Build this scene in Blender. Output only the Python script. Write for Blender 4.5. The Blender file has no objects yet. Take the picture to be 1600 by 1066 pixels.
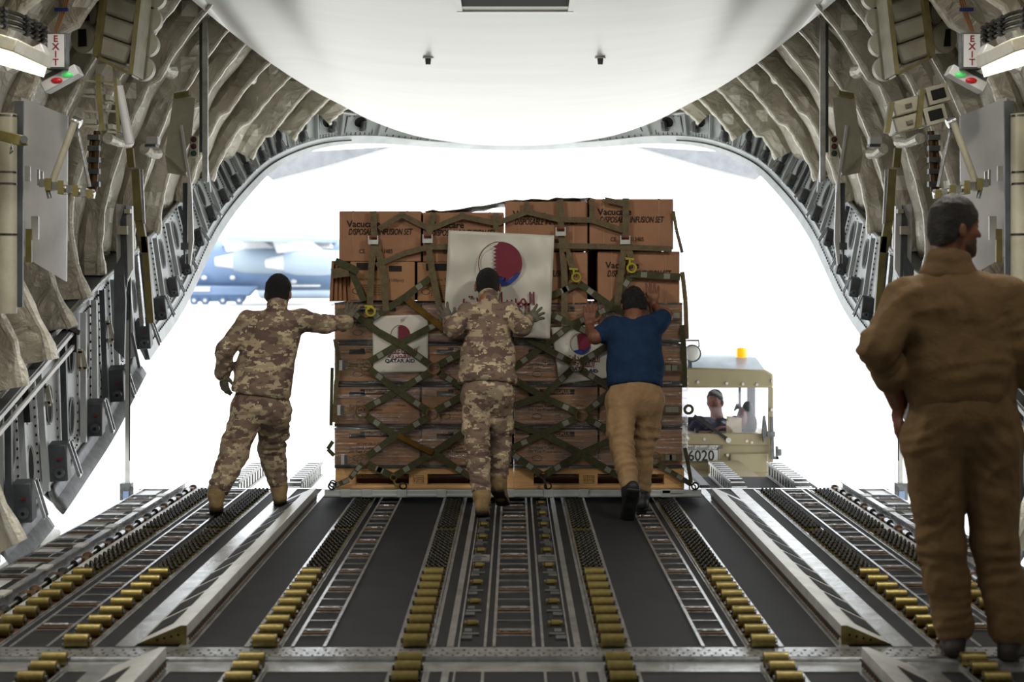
import bpy, math, random
import numpy as np
from mathutils import Vector, Matrix

random.seed(7)
F, CX, CY, EH = 2700.0, 803.0, 437.0, 1.57
COL = bpy.context.scene.collection
V = Vector
PI = math.pi

def P(px, py, d, s=1):
    """photo direction + real distance -> point in the place (s=-1: the mirrored side of the hold)"""
    return V((s * (px - CX) / F * d, d, EH - (py - CY) / F * d))

def lin(c):
    return tuple(((x / 12.92) if x <= 0.04045 else ((x + 0.055) / 1.055) ** 2.4) for x in c[:3]) + (1.0,)

# ------------------------------------------------------------------ materials
MATS = {}
def mat(name, col, rough=0.6, metal=0.0, col2=None, vscale=6.0, bump=0.0, bscale=40.0, spec=0.5, emit=None, estr=0.0, aniso=None):
    if name in MATS: return MATS[name]
    m = bpy.data.materials.new(name); m.use_nodes = True
    nt = m.node_tree; b = nt.nodes['Principled BSDF']
    b.inputs['Base Color'].default_value = lin(col)
    b.inputs['Roughness'].default_value = rough
    b.inputs['Metallic'].default_value = metal
    b.inputs['Specular IOR Level'].default_value = spec
    if emit:
        b.inputs['Emission Color'].default_value = lin(emit); b.inputs['Emission Strength'].default_value = estr
    tc = nt.nodes.new('ShaderNodeTexCoord')
    src = tc.outputs['Object']
    if aniso:
        mp = nt.nodes.new('ShaderNodeMapping'); mp.inputs['Scale'].default_value = aniso
        nt.links.new(src, mp.inputs['Vector']); src = mp.outputs['Vector']
    if col2 is None: col2 = tuple(x * 0.86 for x in col)
    n = nt.nodes.new('ShaderNodeTexNoise'); n.inputs['Scale'].default_value = vscale; n.inputs['Detail'].default_value = 5
    n.inputs['Roughness'].default_value = 0.62
    nt.links.new(src, n.inputs['Vector'])
    r = nt.nodes.new('ShaderNodeValToRGB')
    r.color_ramp.elements[0].position = 0.35; r.color_ramp.elements[1].position = 0.68
    r.color_ramp.elements[0].color = lin(col); r.color_ramp.elements[1].color = lin(col2)
    nt.links.new(n.outputs['Fac'], r.inputs['Fac']); nt.links.new(r.outputs['Color'], b.inputs['Base Color'])
    if bump > 0:
        n2 = nt.nodes.new('ShaderNodeTexNoise'); n2.inputs['Scale'].default_value = bscale; n2.inputs['Detail'].default_value = 4
        nt.links.new(src, n2.inputs['Vector'])
        bp = nt.nodes.new('ShaderNodeBump'); bp.inputs['Strength'].default_value = bump; bp.inputs['Distance'].default_value = 0.02
        nt.links.new(n2.outputs['Fac'], bp.inputs['Height']); nt.links.new(bp.outputs['Normal'], b.inputs['Normal'])
    MATS[name] = m
    return m

def N(nt, t, **kw):
    n = nt.nodes.new(t)
    for k, v in kw.items(): setattr(n, k, v)
    return n

def camo_mat():
    m = bpy.data.materials.new('desert_camouflage'); m.use_nodes = True
    nt = m.node_tree; b = nt.nodes['Principled BSDF']; L = nt.links.new
    b.inputs['Roughness'].default_value = 0.9; b.inputs['Specular IOR Level'].default_value = 0.15
    tc = N(nt, 'ShaderNodeTexCoord')
    sn = N(nt, 'ShaderNodeVectorMath', operation='SNAP'); sn.inputs[1].default_value = (0.008, 0.008, 0.008)
    L(tc.outputs['Object'], sn.inputs[0])
    def layer(off, sc, thr, prev, colr):
        mp = N(nt, 'ShaderNodeMapping'); mp.inputs['Location'].default_value = off
        mp.inputs['Scale'].default_value = (sc, sc, sc * 1.9)
        L(sn.outputs[0], mp.inputs['Vector'])
        n = N(nt, 'ShaderNodeTexNoise'); n.inputs['Scale'].default_value = 1.0; n.inputs['Detail'].default_value = 2.0; n.inputs['Roughness'].default_value = 0.6
        L(mp.outputs['Vector'], n.inputs['Vector'])
        g = N(nt, 'ShaderNodeMath', operation='GREATER_THAN'); g.inputs[1].default_value = thr
        L(n.outputs['Fac'], g.inputs[0])
        mx = N(nt, 'ShaderNodeMix', data_type='RGBA')
        L(g.outputs[0], mx.inputs['Factor'])
        if isinstance(prev, tuple): mx.inputs[6].default_value = lin(prev)
        else: L(prev, mx.inputs[6])
        mx.inputs[7].default_value = lin(colr)
        return mx.outputs[2]
    c = layer((3.1, 0, 0), 7, 0.53, (0.66, 0.59, 0.49), (0.55, 0.50, 0.42))
    c = layer((0, 7.7, 2), 7, 0.50, c, (0.47, 0.40, 0.35))
    c = layer((5, 1.3, 9), 10, 0.56, c, (0.39, 0.32, 0.29))
    c = layer((1, 2.3, 4), 13, 0.61, c, (0.74, 0.68, 0.56))
    L(c, b.inputs['Base Color'])
    n2 = N(nt, 'ShaderNodeTexNoise'); n2.inputs['Scale'].default_value = 22; n2.inputs['Detail'].default_value = 4
    bp = N(nt, 'ShaderNodeBump'); bp.inputs['Strength'].default_value = 0.45; bp.inputs['Distance'].default_value = 0.02
    L(tc.outputs['Object'], n2.inputs['Vector']); L(n2.outputs['Fac'], bp.inputs['Height']); L(bp.outputs['Normal'], b.inputs['Normal'])
    return m

def blanket_mat():
    """quilted foil insulation: olive beige film, crumpled, with paler tape squares"""
    m = bpy.data.materials.new('insulation_blanket'); m.use_nodes = True
    nt = m.node_tree; b = nt.nodes['Principled BSDF']; L = nt.links.new
    tc = N(nt, 'ShaderNodeTexCoord')
    n = N(nt, 'ShaderNodeTexNoise'); n.inputs['Scale'].default_value = 2.4; n.inputs['Detail'].default_value = 6; L(tc.outputs['Object'], n.inputs['Vector'])
    r = N(nt, 'ShaderNodeValToRGB'); e = r.color_ramp.elements
    e[0].position = .35; e[0].color = lin((.57, .55, .48)); e[1].position = .65; e[1].color = lin((.72, .70, .64))
    L(n.outputs['Fac'], r.inputs['Fac'])
    # tape squares
    br = N(nt, 'ShaderNodeTexBrick'); br.offset = 0.5
    br.inputs['Color1'].default_value = (0, 0, 0, 1); br.inputs['Color2'].default_value = (0, 0, 0, 1); br.inputs['Mortar'].default_value = (1, 1, 1, 1)
    mp = N(nt, 'ShaderNodeMapping'); mp.inputs['Rotation'].default_value = (0, PI / 2, PI / 2)
    L(tc.outputs['Object'], mp.inputs['Vector'])
    v = N(nt, 'ShaderNodeTexVoronoi', feature='F1', distance='CHEBYCHEV'); v.inputs['Scale'].default_value = 3.2; v.inputs['Randomness'].default_value = 0.75
    L(tc.outputs['Object'], v.inputs['Vector'])
    lt = N(nt, 'ShaderNodeMath', operation='LESS_THAN'); lt.inputs[1].default_value = 0.19; L(v.outputs['Distance'], lt.inputs[0])
    mu = N(nt, 'ShaderNodeMath', operation='MULTIPLY'); mu.inputs[1].default_value = 0.8; L(lt.outputs[0], mu.inputs[0])
    mx = N(nt, 'ShaderNodeMix', data_type='RGBA'); L(mu.outputs[0], mx.inputs['Factor']); L(r.outputs['Color'], mx.inputs[6]); mx.inputs[7].default_value = lin((.87, .86, .81))
    L(mx.outputs[2], b.inputs['Base Color'])
    b.inputs['Roughness'].default_value = 0.34; b.inputs['Metallic'].default_value = 0.12
    w = N(nt, 'ShaderNodeTexNoise'); w.inputs['Scale'].default_value = 5.5; w.inputs['Detail'].default_value = 8; w.inputs['Distortion'].default_value = 1.6
    L(tc.outputs['Object'], w.inputs['Vector'])
    bp = N(nt, 'ShaderNodeBump'); bp.inputs['Strength'].default_value = 0.9; bp.inputs['Distance'].default_value = 0.05
    L(w.outputs['Fac'], bp.inputs['Height']); L(bp.outputs['Normal'], b.inputs['Normal'])
    return m

def wrap_mat():
    m = bpy.data.materials.new('stretch_wrap'); m.use_nodes = True
    nt = m.node_tree; L = nt.links.new
    for n_ in list(nt.nodes): nt.nodes.remove(n_)
    out = N(nt, 'ShaderNodeOutputMaterial'); tr = N(nt, 'ShaderNodeBsdfTransparent'); tr.inputs['Color'].default_value = (.95, .95, .95, 1)
    gl = N(nt, 'ShaderNodeBsdfGlossy'); gl.inputs['Roughness'].default_value = 0.16; gl.inputs['Color'].default_value = (.9, .9, .9, 1)
    tc = N(nt, 'ShaderNodeTexCoord')
    mp = N(nt, 'ShaderNodeMapping'); mp.inputs['Scale'].default_value = (3, 3, 60); L(tc.outputs['Object'], mp.inputs['Vector'])
    n = N(nt, 'ShaderNodeTexNoise'); n.inputs['Scale'].default_value = 1.0; n.inputs['Detail'].default_value = 6; n.inputs['Distortion'].default_value = .8
    L(mp.outputs['Vector'], n.inputs['Vector'])
    bp = N(nt, 'ShaderNodeBump'); bp.inputs['Strength'].default_value = 1.0; bp.inputs['Distance'].default_value = 0.05
    L(n.outputs['Fac'], bp.inputs['Height']); L(bp.outputs['Normal'], gl.inputs['Normal'])
    r = N(nt, 'ShaderNodeMapRange'); r.inputs[1].default_value = .40; r.inputs[2].default_value = .70; r.inputs[3].default_value = .06; r.inputs[4].default_value = .55
    L(n.outputs['Fac'], r.inputs[0])
    mx = N(nt, 'ShaderNodeMixShader'); L(r.outputs[0], mx.inputs['Fac']); L(tr.outputs[0], mx.inputs[1]); L(gl.outputs[0], mx.inputs[2])
    L(mx.outputs[0], out.inputs['Surface'])
    return m

M = dict(
    antiskid=mat('dark_antiskid_floor', (.085, .088, .098), .62, 0, (.135, .135, .14), 5, .35, 260, .22),
    alu=mat('worn_aluminium', (.78, .79, .80), .27, .8, (.58, .58, .57), 9, .12, 60),
    alu_dark=mat('dull_grey_metal', (.42, .43, .44), .42, .6, (.30, .31, .31), 12, .1, 60),
    alu_white=mat('pale_painted_metal', (.80, .80, .79), .38, .25, (.70, .70, .68), 7, .05, 50),
    gold=mat('yellow_zinc_metal', (.54, .485, .28), .36, .7, (.41, .36, .20), 14, .08, 90),
    gold_dark=mat('brown_zinc_metal', (.42, .30, .17), .48, .5, (.28, .20, .12), 18, .1, 90),
    chrome=mat('polished_steel', (.34, .33, .29), .22, 1.0, (.5, .5, .5), 20),
    frame=mat('grey_green_primer', (.73, .75, .76), .40, .15, (.64, .66, .67), 4, .06, 40),
    frame_dark=mat('dark_grey_primer', (.33, .35, .37), .45, .2, (.25, .265, .28), 6, .06, 40),
    olive=mat('olive_primer', (.50, .46, .27), .45, .1, (.38, .35, .20), 8, .1, 40),
    cream=mat('cream_grey_paint', (.70, .69, .62), .45, .1, (.62, .60, .53), 6, .08, 40),
    black=mat('black_rubber', (.05, .05, .055), .6, 0, (.08, .08, .08), 10),
    hole=mat('unlit_black_recess', (.012, .012, .014), .8, 0, (.02, .02, .02), 10),  # shade inside holes and slots put into the colour; rivets use it too
    white=mat('white_panel_paint', (.80, .80, .80), .35, .05, (.73, .73, .74), 3, .03, 20),
    rib=mat('pale_foil_tape', (.88, .87, .83), .30, .15, (.74, .72, .66), 14, .7, 30),
    dome=mat('light_grey_door_skin', (.745, .74, .73), .30, .06, (.705, .70, .69), 1.1, .05, 3, aniso=(.5, 2.5, 1)),
    red=mat('red_plastic', (.52, .14, .15), .35), redglow=mat('lit_red_lens', (.7, .1, .12), .3, emit=(.7, .1, .12), estr=.2),
    greenglow=mat('lit_green_lens', (.3, .8, .4), .3, emit=(.4, .9, .5), estr=.35),
    green_dim=mat('green_lens', (.10, .32, .27), .3), caster=mat('dark_steel_ball', (.13, .12, .09), .22, .6), red_dim=mat('dark_red_lens', (.36, .12, .12), .3),
    orange=mat('orange_mark', (.75, .42, .16), .5),
    card=mat('brown_cardboard', (.66, .50, .365), .8, 0, (.60, .45, .325), 5, .1, 30, .2),
    card2=mat('reddish_cardboard', (.64, .475, .365), .8, 0, (.58, .425, .325), 5, .1, 30, .2),
    tape=mat('dark_grey_tape', (.13, .14, .16), .35), print=mat('black_ink', (.13, .095, .08), .8),
    strap_clear=mat('plastic_band', (.66, .50, .38), .3),
    wood=mat('pine_wood', (.83, .67, .46), .7, 0, (.74, .56, .36), 5, .15, 30, .3, aniso=(1, 8, 14)),
    wood_dark=mat('reddish_brown_wood', (.36, .20, .13), .7, 0, (.27, .15, .10), 5, .15, 30, .3, aniso=(1, 8, 14)),
    web_green=mat('dark_olive_webbing', (.31, .305, .215), .85, 0, (.25, .25, .175), 30, .4, 160, .2),
    web_tan=mat('tan_webbing', (.44, .39, .30), .85, 0, (.36, .32, .24), 30, .4, 160, .2),
    web_yellow=mat('ochre_webbing', (.42, .31, .12), .85, 0, (.34, .25, .09), 30, .4, 160, .2),
    stitch=mat('grey_webbing_label', (.52, .52, .47), .8),
    hook=mat('yellow_painted_steel', (.72, .68, .20), .4, .3),
    banner=mat('white_vinyl', (.80, .79, .745), .42, 0, (.77, .76, .715), 3, .0, 20),
    maroon=mat('maroon_ink', (.45, .085, .18), .5), blue=mat('blue_ink', (.10, .22, .55), .5), navy=mat('navy_ink', (.16, .18, .38), .5),
    ground=mat('pale_concrete_apron', (.80, .80, .78), .9, 0, (.76, .76, .74), .05),
    pale=mat('pale_aircraft_grey', (.60, .61, .63), .4),
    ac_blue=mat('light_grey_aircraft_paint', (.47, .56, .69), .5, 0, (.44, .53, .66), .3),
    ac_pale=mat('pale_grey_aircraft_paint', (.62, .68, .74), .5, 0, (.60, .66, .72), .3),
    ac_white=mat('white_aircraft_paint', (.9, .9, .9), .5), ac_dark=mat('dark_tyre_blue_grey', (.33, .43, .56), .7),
    khaki=mat('khaki_vehicle_paint', (.57, .53, .405), .45, .05, (.53, .495, .38), 3, .04, 30),
    khaki_roof=mat('pale_blue_grey_roof', (.62, .68, .73), .35, .1),  # roof cap paler and bluer than the rest of the cab
    amber=mat('amber_lens', (.95, .66, .05), .25, emit=(1, .68, .03), estr=.8),
    skin=mat('tan_skin', (.58, .39, .29), .55, 0, (.52, .33, .24), 18, .1, 60),
    skin_dark=mat('brown_skin', (.46, .29, .21), .55, 0, (.40, .24, .17), 18, .1, 60),
    hair=mat('black_hair', (.055, .05, .05), .55, 0, (.03, .027, .027), 60, .8, 220),
    hair_grey=mat('dark_brown_hair', (.14, .11, .095), .6, 0, (.07, .055, .05), 60, .8, 220),
    beard=mat('greying_stubble', (.23, .18, .155), .8, 0, (.34, .25, .2), 60, .5, 300),
    glove=mat('grey_work_glove', (.42, .40, .34), .85, 0, (.30, .29, .25), 30, .4, 90),
    navy_cloth=mat('navy_blue_cotton', (.11, .195, .30), .9, 0, (.085, .155, .25), 12, .25, 50, .15),
    navy_dark=mat('dark_navy_cotton', (.16, .16, .27), .9, 0, (.12, .12, .21), 12, .2, 40),
    chino=mat('tan_cotton_trousers', (.58, .475, .35), .88, 0, (.50, .405, .29), 8, .3, 40, .2),
    flightsuit=mat('brown_tan_coverall', (.45, .36, .25), .85, 0, (.40, .315, .215), 6, .3, 30, .2),
    boot=mat('tan_suede_boot', (.56, .47, .33), .85, 0, (.44, .37, .26), 16, .3, 60, .2),
    boot_brown=mat('dark_brown_leather', (.12, .085, .07), .6), sole=mat('dark_boot_sole', (.16, .13, .11), .8),
    shoe=mat('black_shoe', (.07, .07, .08), .6),
    glass=None,
)
M['camo'] = camo_mat(); M['blanket'] = blanket_mat(); M['wrap'] = wrap_mat()
def glass_mat():
    m = bpy.data.materials.new('window_glass'); m.use_nodes = True
    nt = m.node_tree; L = nt.links.new
    for n_ in list(nt.nodes): nt.nodes.remove(n_)
    out = N(nt, 'ShaderNodeOutputMaterial'); tr = N(nt, 'ShaderNodeBsdfTransparent'); tr.inputs['Color'].default_value = (.90, .90, .96, 1)
    gl = N(nt, 'ShaderNodeBsdfGlossy'); gl.inputs['Roughness'].default_value = 0.03
    mx = N(nt, 'ShaderNodeMixShader'); mx.inputs['Fac'].default_value = .07
    L(tr.outputs[0], mx.inputs[1]); L(gl.outputs[0], mx.inputs[2]); L(mx.outputs[0], out.inputs['Surface'])
    return m
M['glass'] = glass_mat()
M['lamp'] = mat('lit_lamp_diffuser', (1, .98, .9), .4, emit=(1, .97, .86), estr=2.6)

# ------------------------------------------------------------------ mesh builder
class MB:
    def __init__(s): s.v, s.f, s.m, s.cuts = [], [], [], []
    def add(s, vs, fs, mi=0):
        o = len(s.v); s.cuts.append((o, len(s.f))); s.v += [tuple(v) for v in vs]; s.f += [tuple(i + o for i in f) for f in fs]; s.m += [mi] * len(fs); return s
    def box(s, a, b, mi=0):
        x0, y0, z0 = a; x1, y1, z1 = b
        return s.add([(x0, y0, z0), (x1, y0, z0), (x1, y1, z0), (x0, y1, z0), (x0, y0, z1), (x1, y0, z1), (x1, y1, z1), (x0, y1, z1)],
                     [(0, 3, 2, 1), (4, 5, 6, 7), (0, 1, 5, 4), (1, 2, 6, 5), (2, 3, 7, 6), (3, 0, 4, 7)], mi)
    def obox(s, c, ax, ay, az, mi=0):
        """oriented box: centre + three half-axis vectors"""
        c, ax, ay, az = V(c), V(ax), V(ay), V(az)
        vs = [c + i * ax + j * ay + k * az for k in (-1, 1) for (i, j) in ((-1, -1), (1, -1), (1, 1), (-1, 1))]
        fs = [(0, 3, 2, 1), (4, 5, 6, 7), (0, 1, 5, 4), (1, 2, 6, 5), (2, 3, 7, 6), (3, 0, 4, 7)]
        if ax.cross(ay).dot(az) < 0: fs = [f[::-1] for f in fs]
        return s.add(vs, fs, mi)
    def beam(s, a, b, w, h, up=(0, 0, 1), mi=0):
        a, b = V(a), V(b); d = (b - a); L = d.length
        if L < 1e-6: return s
        d.normalize(); up = V(up); sd = d.cross(up)
        if sd.length < 1e-3: sd = d.cross(V((1, 0, 0)))
        sd.normalize(); u = sd.cross(d)
        return s.obox((a + b) / 2, d * L / 2, sd * w / 2, u * h / 2, mi)
    def tube(s, pts, r, n=8, mi=0, cap=True):
        pts = [V(p) for p in pts]; k = len(pts); rs = r if hasattr(r, '__len__') else [r] * k
        vs, fs = [], []; prev = None
        for i, p in enumerate(pts):
            t = (pts[min(i + 1, k - 1)] - pts[max(i - 1, 0)]).normalized()
            if prev is None:
                a = V((0, 0, 1)) if abs(t.z) < .9 else V((1, 0, 0)); u = t.cross(a).normalized()
            else:
                u = (prev - t * prev.dot(t)); u = u.normalized() if u.length > 1e-6 else t.cross(V((0, 0, 1))).normalized()
            prev = u; w = t.cross(u)
            for j in range(n):
                q = 2 * PI * j / n; vs.append(p + (u * math.cos(q) + w * math.sin(q)) * rs[i])
        for i in range(k - 1):
            for j in range(n):
                j2 = (j + 1) % n; fs.append((i * n + j, i * n + j2, (i + 1) * n + j2, (i + 1) * n + j))
        if cap: fs.append(tuple(range(n))[::-1]); fs.append(tuple((k - 1) * n + j for j in range(n)))
        return s.add(vs, fs, mi)
    def cyl(s, a, b, r, n=16, mi=0, r2=None): return s.tube([a, b], [r, r if r2 is None else r2], n, mi)
    def ring(s, c, nrm, R, r, n=24, m=6, mi=0):
        nrm = V(nrm).normalized(); a = V((0, 0, 1)) if abs(nrm.z) < .9 else V((1, 0, 0)); u = nrm.cross(a).normalized(); w = nrm.cross(u); c = V(c)
        vs, fs = [], []
        for i in range(n):
            q = 2 * PI * i / n; e = u * math.cos(q) + w * math.sin(q)
            for j in range(m):
                t = 2 * PI * j / m; vs.append(c + e * (R + r * math.cos(t)) + nrm * r * math.sin(t))
        for i in range(n):
            for j in range(m):
                fs.append((i * m + j, ((i + 1) % n) * m + j, ((i + 1) % n) * m + (j + 1) % m, i * m + (j + 1) % m))
        return s.add(vs, fs, mi)
    def prism(s, poly, off, mi=0):
        """closed polygon (3D points) extruded by vector off"""
        poly = [V(p) for p in poly]; off = V(off); n = len(poly)
        vs = poly + [p + off for p in poly]
        nrm = V((0, 0, 0))
        for i in range(n): nrm += poly[i].cross(poly[(i + 1) % n])
        fs = [tuple(range(n))[::-1], tuple(range(n, 2 * n))] + [(i, (i + 1) % n, n + (i + 1) % n, n + i) for i in range(n)]
        if nrm.dot(off) < 0: fs = [f[::-1] for f in fs]
        return s.add(vs, fs, mi)
    def grid(s, rows, mi=0, closed=False, flip=False):
        nr, nc = len(rows), len(rows[0]); vs = [p for r in rows for p in r]; fs = []
        for i in range(nr - 1):
            for j in range(nc if closed else nc - 1):
                j2 = (j + 1) % nc; f = (i * nc + j, i * nc + j2, (i + 1) * nc + j2, (i + 1) * nc + j)
                fs.append(f[::-1] if flip else f)
        return s.add(vs, fs, mi)
    def ellipsoid(s, c, r, n=16, m=10, mi=0):
        rows = []
        for i in range(m + 1):
            t = PI * i / m
            rows.append([(c[0] + r[0] * math.sin(t) * math.cos(2 * PI * j / n), c[1] + r[1] * math.sin(t) * math.sin(2 * PI * j / n), c[2] - r[2] * math.cos(t)) for j in range(n)])
        return s.grid(rows, mi, closed=True)
    def mesh(s, name, mats):
        me = bpy.data.meshes.new(name); me.from_pydata(s.v, [], s.f)
        for m_ in (mats if isinstance(mats, (list, tuple)) else [mats]): me.materials.append(m_)
        me.polygons.foreach_set('material_index', s.m)
        me.polygons.foreach_set('use_smooth', [True] * len(s.f))
        me.update(); me.set_sharp_from_angle(angle=math.radians(35))
        return me
    def build_each(s, name, mats, parent=None, bevel=0, **kw):
        """one object for every piece added"""
        cs = s.cuts + [(len(s.v), len(s.f))]; out = []
        for (v0, f0), (v1, f1) in zip(cs, cs[1:]):
            q = MB(); q.v = s.v[v0:v1]; q.f = [tuple(i - v0 for i in f) for f in s.f[f0:f1]]; q.m = s.m[f0:f1]; out.append(q.build(name, mats, parent, bevel, **kw))
        return out
    def build(s, name, mats, parent=None, bevel=0, **kw):
        o = bpy.data.objects.new(name, s.mesh(name, mats)); return fin(o, parent, bevel, **kw)

def fin(o, parent=None, bevel=0, **kw):
    COL.objects.link(o)
    if parent is not None:
        o.parent = parent
        o.matrix_parent_inverse = parent_world(parent).inverted()
    if bevel:
        b = o.modifiers.new('bevel', 'BEVEL'); b.width = bevel; b.segments = 2; b.limit_method = 'ANGLE'
    for k, v in kw.items(): o[k] = v
    return o
def parent_world(o):
    m = o.matrix_basis.copy()
    if o.parent: m = parent_world(o.parent) @ o.matrix_parent_inverse @ m
    return m
def tag(o, label, cat, group=None, kind=None):
    if label: o['label'] = label
    if cat: o['category'] = cat
    if group: o['group'] = group
    if kind: o['kind'] = kind
    return o
def thing(name, label, cat, loc=(0, 0, 0), group=None, rot=None):
    o = bpy.data.objects.new(name, None); COL.objects.link(o); o.location = loc; o.empty_display_size = .1
    if rot: o.rotation_euler = rot
    return tag(o, label, cat, group)
def struct(o, label=None):
    o['kind'] = 'structure'
    if label: o['label'] = label
    return o
KIDS = {}
def copy_tree(o, loc=None, parent=None):
    c = o.copy(); COL.objects.link(c)
    if parent is not None: c.parent = parent
    for ch in list(o.children): copy_tree(ch, None, c)
    if loc is not None: c.location = loc
    return c

TMP = bpy.data.scenes.new('lettering_bench')
def text_mesh(body, size, thick=.001, bold=0.0, spacing=1.0, shear=0.0, align='CENTER'):
    c = bpy.data.curves.new('lettering', 'FONT'); c.body = body; c.size = size; c.extrude = thick; c.offset = bold
    c.space_character = spacing; c.shear = shear; c.align_x = align; c.align_y = 'CENTER'; c.resolution_u = 3
    o = bpy.data.objects.new('lettering', c); TMP.collection.objects.link(o)
    TMP.view_layers[0].update(); dg = TMP.view_layers[0].depsgraph; me = bpy.data.meshes.new_from_object(o.evaluated_get(dg))
    bpy.data.objects.remove(o); bpy.data.curves.remove(c)
    return me
FACE = Matrix(((1, 0, 0, 0), (0, 0, -1, 0), (0, 1, 0, 0), (0, 0, 0, 1)))   # text lying in XY -> stands facing the camera side (-Y)
class Deco:
    """collects lettering and flat marks into one mesh (faces -Y)"""
    def __init__(s): s.mb = MB()
    def text(s, body, cx, cz, y, size, mi=0, rot=0, sx=1.0, sz=1.0, **kw):
        me = text_mesh(body, size, **kw)
        T = Matrix.Translation((cx, y, cz)) @ Matrix.Rotation(-rot, 4, 'Y') @ Matrix.Diagonal((sx, 1, sz, 1)) @ FACE
        s.mb.add([T @ v.co for v in me.vertices], [tuple(p.vertices) for p in me.polygons], mi)
        bpy.data.meshes.remove(me); return s
    def rect(s, x0, x1, z0, z1, y, mi=0, t=.002): s.mb.box((x0, y - t, z0), (x1, y, z1), mi); return s

def catmull(pts, n):
    pts = [V(p) for p in pts]; out = []
    for i in range(len(pts) - 1):
        p0 = pts[max(i - 1, 0)]; p1 = pts[i]; p2 = pts[i + 1]; p3 = pts[min(i + 2, len(pts) - 1)]
        for k in range(n):
            t = k / n
            out.append(.5 * ((2 * p1) + (p2 - p0) * t + (2 * p0 - 5 * p1 + 4 * p2 - p3) * t * t + (3 * p1 - p0 - 3 * p2 + p3) * t ** 3))
    out.append(pts[-1]); return out
def interp(x, xs, ys):
    return float(np.interp(x, xs, ys))
# ================================================================== SETTING
def EA(d): return interp(d, [-5, 13, 16, 18.2, 20, 21.5], [3.35, 3.35, 3.32, 3.30, 3.15, 3.08])
def EB(d): return interp(d, [-5, 13, 16, 18.2, 20, 21.5], [3.30, 3.30, 3.28, 3.12, 2.80, 2.62])
ST = [  # (inner edge px, top edge px, distance) along the sill of the cargo opening
    ((0, 850), (0, 626), 10.2), ((60, 785), (45, 562), 11.0), ((124, 700), (124, 480), 12.1), ((165, 637), (157, 442), 12.9),
    ((217, 540), (205, 400), 14.0), ((277, 457), (256, 345), 15.6), ((330, 349), (305, 283), 17.0), ((380, 285), (358, 240), 18.2),
    ((430, 243), (420, 206), 19.0), ((500, 217), (500, 176), 20.0), ((580, 212), (588, 183), 20.5), ((680, 221), (692, 203), 20.8), ((803, 226), (803, 212), 21.0)]
SD = [s_[2] for s_ in ST]
def low_top(d):
    if d < 10.2: return V((-3.03, d, .86)) if d > 9.5 else V((-3.1, d, .5))
    a = P(*ST[0][1], ST[0][2])
    for i in range(len(ST) - 1):
        if SD[i] <= d <= SD[i + 1]:
            t = (d - SD[i]) / (SD[i + 1] - SD[i]); return P(*ST[i][1], SD[i]).lerp(P(*ST[i + 1][1], SD[i + 1]), t)
    return P(*ST[-1][1], 21)
def a_low(d):
    z = low_top(d).z if d > 9.5 else 0.0
    return math.asin(max(-.48, min(.97, (z - EH) / EB(d))))
def wallp(d, a, inset=0.0):
    return V((-(EA(d) - inset) * math.cos(a), d, EH + (EB(d) - inset) * math.sin(a)))
def mir(p, s): return V((p[0] * s, p[1], p[2]))
def hsh(*k):
    x = math.sin(sum(v * w for v, w in zip(k, (12.9898, 78.233, 37.719, 4.581)))) * 43758.5453; return x - math.floor(x)

FRAMES = [8.3, 9.1, 9.95, 10.75, 11.5, 12.3, 13.2, 14.2, 15.1, 16.3, 17.2, 18.3, 19.2, 20.0, 20.7]
A_TOP = math.radians(68)
for s, side in ((1, 'left'), (-1, 'right')):
    w = MB(); rows = []
    ds = list(np.arange(-4, 8, 1.0)) + list(np.arange(8, 21.3, .1))
    for d in ds:
        al = a_low(d); row = []
        for j in range(41):
            a = al + (A_TOP - al) * j / 40
            near = min(abs(d - f_) for f_ in FRAMES)
            puff = .05 * math.sin(min(near, .45) / .45 * PI) + .018 * math.sin(d * 9 + a * 17) * math.sin(a * 23 - d * 5)
            row.append(mir(wallp(d, a, puff if d > 8 else 0), s))
        rows.append(row)
    w.grid(rows, flip=(s > 0))
    struct(w.build('wall_' + side, M['blanket']), 'padded insulation blankets lining the %s side of the hold' % side)
    wo = bpy.data.objects['wall_' + side]
    sol = wo.modifiers.new('thick', 'SOLIDIFY'); sol.thickness = .06; sol.offset = -1
    # frames wrapped in blanket: a fin standing into the hold with a taped tubular edge
    for i, d in enumerate(FRAMES):
        al = a_low(d); fb, tb = MB(), MB(); n = 46; inner, rows = [], []
        for j in range(n + 1):
            a = al + (A_TOP - al) * j / n
            z = EH + EB(d) * math.sin(a)
            h = .15 + .03 * math.sin(a * 5 + i) 
            if d < 14: h += .27 * max(0, min(1, (2.15 - z) / 1.0)) ** 1.3 * (1 if d < 13 else .5)
            if z > 3.2: h += .05
            dd = d + .012 * math.sin(a * 9 + i * 2) + (.05 * math.sin(a * 3 + i * 1.7))
            p0 = wallp(d, a, -.02); p1 = V((*wallp(d, a, h),)); p1.y = dd
            wv = .010 * math.sin(a * 31 + i) + .006 * math.sin(a * 57 + i * 3)
            pm = (p0 + p1) / 2; rows.append([mir(p0 + V((0, -.05, 0)), s), mir(pm + V((0, -.07 - wv, 0)), s), mir(p1 + V((0, -.02, 0)), s), mir(p1 + V((0, .02, 0)), s), mir(pm + V((0, .07 + wv, 0)), s), mir(p0 + V((0, .05, 0)), s)])
            inner.append(mir(p1, s))
        fb.grid(rows, flip=(s > 0))
        rr = [.024 + .008 * hsh(k, i, s) + .004 * math.sin(k * 1.9) for k in range(n + 1)]
        rr[0] = rr[1] = .045
        tb.tube(inner, rr, 9)
        o = fb.build('frame_cover', M['blanket'], wo); tb.build('frame_edge', M['rib'], wo)
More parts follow.
